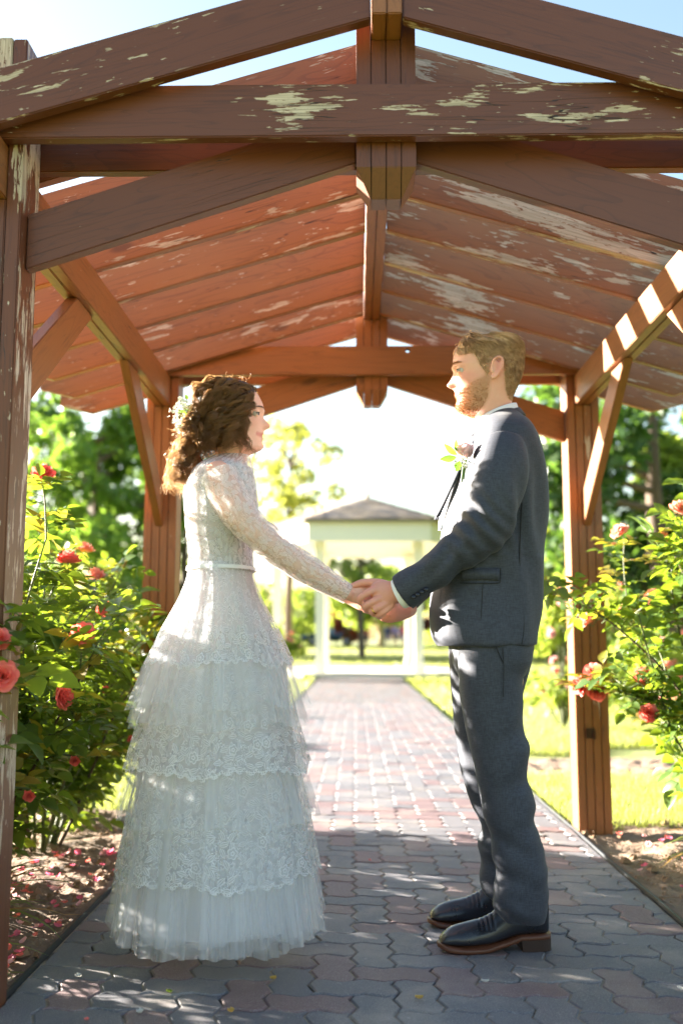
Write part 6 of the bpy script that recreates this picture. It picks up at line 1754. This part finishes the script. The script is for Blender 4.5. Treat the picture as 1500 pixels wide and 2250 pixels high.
for k in range(6):
    x, y = hexp(PR, k); mb = MB(); mb.box((x, y, 1.66), (0.20, 0.20, 3.12)); mb.box((x, y, 0.22), (0.27, 0.27, 0.24)); mb.box((x, y, 3.10), (0.27, 0.27, 0.12)); mb.build('post', M_WHITE, gz, False)
    x2, y2 = hexp(PR, k + 1)
    if k not in (0, 3): pass
    # deep white fascia, soffit
    a0, a1 = hexp(ER, k), hexp(ER, k + 1); b0, b1 = hexp(ER - 0.10, k), hexp(ER - 0.10, k + 1); c0, c1 = hexp(0.05, k), hexp(0.05, k + 1)
    V = [a0 + (ZF0,), a1 + (ZF0,), a1 + (ZF1 - 0.02,), a0 + (ZF1 - 0.02,), b0 + (ZF0,), b1 + (ZF0,), b1 + (ZF1 - 0.02,), b0 + (ZF1 - 0.02,)]
    mk('fascia', V, [(0, 1, 2, 3), (5, 4, 7, 6), (1, 0, 4, 5), (3, 2, 6, 7), (0, 3, 7, 4), (2, 1, 5, 6)], M_WHITE, gz, False)
    V = [b0 + (ZF0 + 0.06,), b1 + (ZF0 + 0.06,), c1 + (ZF0 + 0.5,), c0 + (ZF0 + 0.5,)]
    mk('ceiling', V, [(3, 2, 1, 0)], M_WHITE, gz, False)
    # roof face with rows of shingles
    e0, e1 = np.array(hexp(ER + 0.14, k) + (ZF1 - 0.03,)), np.array(hexp(ER + 0.14, k + 1) + (ZF1 - 0.03,)); ap = np.array((0, 0, ZA))
    rf = mk('roof', [e0, e1, ap, e0 - [0, 0, 0.06], e1 - [0, 0, 0.06], ap - [0, 0, 0.06]], [(0, 1, 2), (4, 3, 5), (0, 3, 4, 1)], M_SHINGLE, gz, False)
    nrm = np.cross(e1 - e0, ap - e0); nrm /= np.linalg.norm(nrm); rs = np.random.RandomState(k); sh = MB(); NR = 11
    for r in range(NR):
        u0, u1 = r / NR, (r + 1.25) / NR; u1 = min(u1, 1.0)
        L0, R0 = e0 + (ap - e0) * u0, e1 + (ap - e1) * u0; w = np.linalg.norm(R0 - L0); m = max(2, int(w / 0.26)); off = rs.uniform(0, 1)
        L1, R1 = e0 + (ap - e0) * u1, e1 + (ap - e1) * u1
        for j in range(m):
            s0, s1 = j / m + 0.02 / m, (j + 1) / m - 0.02 / m
            s0, s1 = max(0, s0), min(1, s1); lift = 0.03 + rs.uniform(0, 0.02)
            A, B = L0 + (R0 - L0) * s0 + nrm * lift, L0 + (R0 - L0) * s1 + nrm * lift; C_, D_ = L1 + (R1 - L1) * s1 + nrm * 0.012, L1 + (R1 - L1) * s0 + nrm * 0.012
            sh.add([A, B, C_, D_, A - nrm * 0.02, B - nrm * 0.02], [(0, 1, 2, 3), (4, 5, 1, 0)])
    o = sh.build('shingle', M_SHINGLE, rf, False); o['kind'] = 'stuff'
mb = MB(); mb.tube([(0, 0, ZA - 0.02), (0, 0, ZA + 0.1), (0, 0, ZA + 0.2)], [0.09, 0.05, 0.02], seg=10); mb.build('finial', M_SHINGLE, gz)

# ------------------------------------------------------------------ trees and shrubs
M_BARK = plain('bark', srgb(104, 88, 74), 0.9, 0.5, 12, 0.6); M_BARK_P = plain('pale_bark', srgb(176, 158, 130), 0.9, 0.4, 12, 0.5)
LM = {'green': leafmat('tree_leaf', srgb(70, 100, 46), srgb(98, 128, 58), srgb(150, 186, 66), tmix=0.5),
      'yellow': leafmat('yellow_leaf', srgb(112, 138, 60), srgb(158, 158, 70), srgb(206, 208, 92), tmix=0.5),
      'dark': leafmat('dark_leaf', srgb(46, 74, 44), srgb(66, 96, 48), srgb(108, 146, 52), tmix=0.4),
      'lime': leafmat('lime_leaf', srgb(100, 130, 54), srgb(138, 154, 68), srgb(188, 206, 84), tmix=0.5),
      'red': leafmat('red_leaf', srgb(128, 58, 46), srgb(166, 88, 60), srgb(196, 92, 60), tmix=0.4),
      'plum': leafmat('plum_leaf', srgb(74, 40, 46), srgb(96, 50, 54), srgb(130, 60, 60), tmix=0.35)}
def leaf_cloud(rs, clumps, n, size):
    """leaf-sized faces gathered in clumps (centre, radius)"""
    c = np.array([x[0] for x in clumps]); r = np.array([x[1] for x in clumps]); pr = r ** 2 / (r ** 2).sum()
    k = rs.choice(len(clumps), n, p=pr); d = rs.normal(0, 1, (n, 3)); d /= np.linalg.norm(d, axis=1)[:, None]
    p = c[k] + d * (r[k] * rs.uniform(0.35, 1.05, n) ** 0.6)[:, None] * np.array([1, 1, 0.8])
    a = rs.normal(0, 1, (n, 3)); a /= np.linalg.norm(a, axis=1)[:, None]; b = np.cross(a, rs.normal(0, 1, (n, 3))); b /= np.linalg.norm(b, axis=1)[:, None]
    s = size * rs.uniform(0.6, 1.3, n)[:, None]
    V = np.stack([p - a * s, p + b * s * 0.45, p + a * s, p - b * s * 0.45], 1).reshape(-1, 3)
    F = (np.arange(n) * 4)[:, None] + np.array([[0, 1, 2, 3]])
    return V, F
def tree(name, label, x, y, H, crown_r, crown_z0, mat, nleaf, size, seed, trunk=0.14, bark=None, nclump=26, squash=1.0, gap=1.0, cat='tree', group=None):
    rs = np.random.RandomState(seed); root = empty(name, (x, y, float(rise(y)) - 0.05)); tag(root, label, cat, group)
    zc, rz = (H + crown_z0) / 2, (H - crown_z0) / 2; clumps = []
    mb = MB(); top = (rs.normal(0, 0.1), rs.normal(0, 0.1), H * 0.8)
    mb.tube([(0, 0, -0.1), (rs.normal(0, 0.04), 0, H * 0.25), (rs.normal(0, 0.08), rs.normal(0, 0.08), H * 0.5), top], [trunk * 1.25, trunk, trunk * 0.75, trunk * 0.2], seg=9)
    for k in range(nclump):
        a = rs.uniform(0, 6.28); u = rs.uniform(-0.95, 0.95); rr = math.sqrt(1 - u * u) * rs.uniform(0.35, 1.0)
        c = np.array([math.cos(a) * rr * crown_r, math.sin(a) * rr * crown_r, zc + u * rz])
        clumps.append((c, crown_r * rs.uniform(0.17, 0.34) * gap))
        if k % 2 == 0:
            s = np.array([0, 0, max(crown_z0 * 0.8, c[2] - rs.uniform(0.5, 1.4))]); m_ = (s + c) / 2 + np.array([0, 0, -0.1])
            mb.tube([tuple(s), tuple(m_), tuple(c)], [trunk * 0.4, trunk * 0.28, trunk * 0.1], seg=6, n=8)
    mb.build('trunk', bark or M_BARK, root)
    V, F = leaf_cloud(rs, clumps, nleaf, size); o = mk('crown', V, F, LM[mat], root, False)
    return root
tree('leafy_tree', 'dense green tree behind the left rose bushes', -13.2, 50, 12.8, 5.2, 1.0, 'green', 8000, 0.30, 1, 0.3, nclump=60, gap=0.78)
tree('leafy_tree', 'tall green tree glimpsed beyond the near left post', -19.5, 56, 15.5, 5.5, 2.0, 'green', 7000, 0.34, 2, 0.35, nclump=50, gap=0.8)
tree('leafy_tree', 'green tree seen between the far left post and the dress', -9.0, 53.0, 10.5, 3.8, 1.0, 'green', 7000, 0.34, 3, 0.28, nclump=34, gap=0.9)
tree('slender_tree', 'slender yellow green tree left of the gazebo', -1.95, 29.5, 7.6, 1.5, 3.4, 'yellow', 5200, 0.085, 4, 0.11, nclump=60, gap=0.72)
tree('leafy_tree', 'big dark green tree right of the groom with bright sky gaps', 6.2, 20.5, 7.8, 2.9, 1.5, 'dark', 9500, 0.16, 5, 0.22, nclump=44, gap=0.98)
tree('leafy_tree', 'yellow green tree just right of the groom shoulder', 3.9, 24.0, 5.7, 1.15, 2.5, 'yellow', 3600, 0.14, 6, 0.12, nclump=22)
tree('leafy_tree', 'lime tree at the right border of the picture', 8.6, 23.0, 6.6, 1.9, 1.6, 'lime', 5000, 0.16, 7, 0.16, nclump=30)
tree('leafy_tree', 'small green tree seen through the gazebo left of the hands', 0.3, 47.0, 6.3, 2.3, 3.3, 'lime', 3200, 0.12, 8, 0.14, nclump=60, gap=0.5)
tree('pale_trunk_tree', 'low spreading lime tree with pale trunk behind the hands', 1.6, 62.0, 4.6, 3.2, 1.9, 'lime', 4200, 0.24, 9, 0.22, M_BARK_P, nclump=30, gap=1.1)
tree('red_tree', 'small rusty red tree beside the parked car', -0.4, 74.0, 2.9, 1.5, 0.5, 'red', 2200, 0.2, 10, 0.12, nclump=20)
tree('plum_tree', 'dark plum tree behind the group of people', 4.6, 86.0, 4.6, 2.0, 0.6, 'plum', 2600, 0.25, 11, 0.16, nclump=22)
for i, (x, y, H, r) in enumerate(((-9, 72, 5.2, 4.2), (-14, 80, 7, 5), (-3.2, 84, 4.8, 3.6), (8.5, 90, 6.5, 4.2), (14, 78, 7, 4.6), (21, 84, 9, 5.5), (-22, 86, 9, 6), (5.0, 40, 2.6, 1.5), (9, 44, 3.6, 2.2), (13, 40, 4.4, 2.6))):
    where = ['left of the gazebo', 'far left behind the lawn', 'behind the parked car', 'right behind the gazebo', 'far right behind the lawn', 'at the far right skyline', 'at the far left skyline', 'right of the gazebo post', 'behind the right post of the arbor', 'behind the right rose bush'][i]
    tree('hedge_tree', 'sunlit yellow green bushy tree %s' % where, x, y, H, r, 0.15, 'lime', 3400, 0.26, 40 + i, 0.18, nclump=30, gap=1.2, group='bushy trees beyond the lawn')

def shrub(label, x, y, H, r, seed, nflower, kinds, mat='lime', nleaf=2600, size=0.05):
    rs = np.random.RandomState(seed); root = empty('rose_shrub', (x, y, -0.03)); tag(root, label, 'shrub', 'rose shrubs along the lawn')
    clumps = []
    mb = MB()
    for k in range(20):
        a = rs.uniform(0, 6.28); u = rs.uniform(0.15, 1.0); rr = rs.uniform(0.1, 1.0) * (1.05 - 0.4 * u); c = np.array([math.cos(a) * rr * r, math.sin(a) * rr * r, u * H])
        clumps.append((c, r * rs.uniform(0.2, 0.36))); mb.tube([(0, 0, -0.05), tuple(c * [0.4, 0.4, 0.6]), tuple(c)], [0.012, 0.009, 0.004], seg=5, n=6)
    mb.build('stem', M_CANE, root)
    V, F = leaf_cloud(rs, clumps, nleaf, size); mk('foliage', V, F, LM[mat], root, False)
    for k in range(nflower):
        c, rad = clumps[rs.randint(0, len(clumps))]; d = rs.normal(0, 1, 3); d[1] = -abs(d[1]); d[2] = abs(d[2]) * 0.8; d /= np.linalg.norm(d); p = c + d * rad * 1.02
        o = obj('rose', ROSES[kinds[rs.randint(0, len(kinds))]], None, root); s = rs.uniform(0.9, 1.5); o.matrix_basis = Matrix.Translation(p) @ Vector(d).to_track_quat('Z', 'Y').to_matrix().to_4x4() @ Matrix.Diagonal((s, s, s, 1))
shrub('pink rose shrub just behind the groom on the right lawn', 2.15, 10.6, 1.45, 0.75, 1, 44, ('pale', 'salmon', 'pale'))
shrub('pink rose shrub on the lawn behind the far right post', 3.2, 11.6, 1.45, 0.7, 2, 22, ('pale', 'salmon'))
shrub('low rose shrub just past the lawn strip behind the groom', 2.9, 9.4, 1.05, 0.62, 9, 30, ('pale', 'salmon'))
shrub('pink rose shrub beyond the right rose bush', 4.6, 11.0, 1.35, 0.7, 3, 20, ('pale', 'coral'))
shrub('low pink rose shrub beside the right gazebo post', 3.0, 22.0, 1.0, 0.7, 4, 22, ('pale', 'salmon'), size=0.07)
shrub('pink rose shrub beside the left gazebo post', -1.9, 22.5, 1.2, 0.75, 5, 26, ('pale', 'salmon', 'coral'), size=0.07)
shrub('rose shrub on the left lawn half hidden by the dress', -4.3, 13.5, 1.0, 0.7, 6, 14, ('pale', 'coral'), 'green')
shrub('rose shrub glimpsed under the left rose bush', -2.9, 9.6, 0.7, 0.6, 7, 10, ('coral', 'pale'))

# ------------------------------------------------------------------ parked car and visitors far behind
def car(x, y, label):
    root = empty('parked_car', (x, y, float(rise(y)) - 0.05)); tag(root, label, 'car')
    prof = [(-2.2, 0.35), (-2.25, 0.62), (-2.1, 0.82), (-1.2, 0.93), (-0.55, 1.40), (0.75, 1.46), (1.45, 1.02), (2.1, 0.92), (2.25, 0.6), (2.2, 0.35), (1.78, 0.33), (1.62, 0.62), (1.32, 0.68), (1.02, 0.62), (0.88, 0.33), (-0.92, 0.33), (-1.06, 0.62), (-1.36, 0.68), (-1.66, 0.62), (-1.8, 0.33)]
    mc = plain('blue_car_paint', srgb(54, 78, 104), 0.3, 0.05, 3, 0, Metallic=0.3, Coat_Weight=0.6); mg = plain('car_glass', srgb(110, 150, 172), 0.08, 0.05); mt = plain('tyre', srgb(28, 28, 30), 0.85); mr = plain('rim', srgb(170, 172, 178), 0.3, 0.05, 4, 0, Metallic=0.8); ml = plain('headlight', srgb(226, 228, 226), 0.15)
    bm = prism(prof, 1.74); bmesh.ops.bevel(bm, geom=bm.edges[:], offset=0.03, segments=2, affect='EDGES'); obj('body', bm_mesh('body', bm, True), mc, root)
    for poly, nm in (([(-1.02, 0.98), (-0.48, 1.34), (0.08, 1.38), (0.08, 0.98)], 'window'), ([(0.16, 0.98), (0.16, 1.38), (0.70, 1.38), (1.22, 1.04)], 'window')):
        obj(nm, bm_mesh(nm, prism(poly, 1.76)), mg, root)
    for sx in (-1.36, 1.32):
        for sy in (-0.80, 0.80):
            bm = bmesh.new(); bmesh.ops.create_cone(bm, cap_ends=True, segments=20, radius1=0.32, radius2=0.32, depth=0.2)
            w = obj('wheel', bm_mesh('wheel', bm, True), mt, root); w.location = (sx, sy, 0.32); w.rotation_euler = (R(90), 0, 0)
            bm = bmesh.new(); bmesh.ops.create_cone(bm, cap_ends=True, segments=12, radius1=0.19, radius2=0.17, depth=0.22); obj('rim', bm_mesh('rim', bm, True), mr, w)
    for sy in (-0.6, 0.6):
        mb = MB(); mb.box((-2.2, sy, 0.70), (0.1, 0.3, 0.12)); mb.build('headlight', ml, root, False)
car(-2.1, 80, 'dark blue car parked on the lawn far behind the gazebo')
def visitor(label, x, y, shirt, pants, hairc, seed, step=0.0):
    rs = np.random.RandomState(seed); root = empty('person', (x, y, float(rise(y)) - 0.05)); tag(root, label, 'person', 'visitors standing far behind the gazebo')
    sk = plain('visitor_skin', srgb(206, 156, 128), 0.6)
    h = rs.uniform(0.95, 1.04)
    b = MB(); b.tube([(0, 0, 0.80), (0, 0, 1.0), (0, 0, 1.25), (0, 0, 1.42), (0, 0, 1.5)], [(0.14, 0.10), (0.15, 0.10), (0.17, 0.11), (0.12, 0.09), (0.05, 0.05)], seg=12, up=(0, 1, 0))
    b.tube([(0, 0, 1.48), (0, -0.01, 1.58), (0, -0.01, 1.66), (0, 0, 1.73)], [0.05, (0.07, 0.085), (0.075, 0.095), 0.05], seg=12)
    b.tube([(0, -0.09, 1.60), (0, -0.115, 1.58)], [0.012, 0.014], seg=6)
    for s in (-1, 1):
        b.tube([(s * 0.09, 0, 0.92), (s * 0.10, -0.02 + s * step, 0.50), (s * 0.10, s * step * 2, 0.09)], [0.085, 0.058, 0.04], seg=10); b.tube([(s * 0.10, s * step * 2, 0.04), (s * 0.11, s * step * 2 - 0.16, 0.03)], [0.04, 0.035], seg=8)
        b.tube([(s * 0.17, 0, 1.40), (s * 0.23, 0.0, 1.12), (s * 0.22, -0.08, 0.88), (s * 0.21, -0.10, 0.78)], [0.05, 0.042, 0.034, 0.035], seg=8)
    me = remesh(b.mesh('body'), 0.016, 3); o = obj('body', me, sk, root)
    c = MB(); c.tube([(0, 0, 0.86), (0, 0, 1.02), (0, 0, 1.25), (0, 0, 1.42), (0, 0, 1.46)], [(0.175, 0.125), (0.17, 0.125), (0.195, 0.135), (0.15, 0.105), (0.07, 0.07)], seg=14)
    for s in (-1, 1): c.tube([(s * 0.15, 0, 1.40), (s * 0.22, 0, 1.18), (s * 0.235, -0.01, 1.10)], [0.07, 0.06, 0.062], seg=10)
    obj('shirt', remesh(c.mesh('shirt'), 0.018, 2), plain('shirt', shirt, 0.8), root)
    c = MB(); c.tube([(0, 0, 0.80), (0, 0, 0.95)], [(0.17, 0.12), (0.165, 0.118)], seg=14)
    for s in (-1, 1): c.tube([(s * 0.09, 0, 0.86), (s * 0.10, -0.01 + s * step, 0.55), (s * 0.10, -0.01 + s * step * 1.5, 0.46)], [0.105, 0.085, 0.085], seg=10)
    obj('shorts', remesh(c.mesh('shorts'), 0.018, 2), plain('shorts', pants, 0.8), root)
    c = MB(); c.tube([(0, 0.02, 1.62), (0, 0.015, 1.70), (0, 0.01, 1.755)], [(0.083, 0.10), (0.085, 0.102), (0.05, 0.06)], seg=12); obj('hair', c.mesh('hair'), plain('visitor_hair', hairc, 0.8), root)
    root.scale = (h, h, h); root.rotation_euler = (0, 0, rs.uniform(-1.5, 1.5))
VX = lambda px, y: (px - 781) * y / FPX
for i, (px, y, sh, pa, lab) in enumerate(((806, 76, srgb(178, 40, 52), srgb(60, 60, 80), 'visitor in red shirt and dark shorts near the pale trunk'), (797, 79, srgb(70, 60, 76), srgb(40, 42, 56), 'visitor in dark clothes beside the red shirt'), (842, 77, srgb(66, 92, 136), srgb(52, 66, 120), 'visitor in blue shirt right of the pale trunk'),
        (853, 80, srgb(52, 56, 80), srgb(70, 96, 160), 'visitor in navy shirt and blue shorts'), (866, 78, srgb(150, 128, 176), srgb(64, 68, 90), 'visitor in lilac shirt'), (876, 81, srgb(60, 70, 110), srgb(196, 190, 196), 'visitor in blue top and pale shorts'), (887, 77, srgb(204, 48, 60), srgb(150, 168, 200), 'visitor in bright red shirt and light shorts'), (896, 80, srgb(120, 52, 84), srgb(190, 190, 198), 'visitor in plum shirt next to the gazebo post'))):
    visitor(lab, VX(px, y), y, sh, pa, srgb(70, 52, 40), 60 + i, 0.05 * (i % 3))
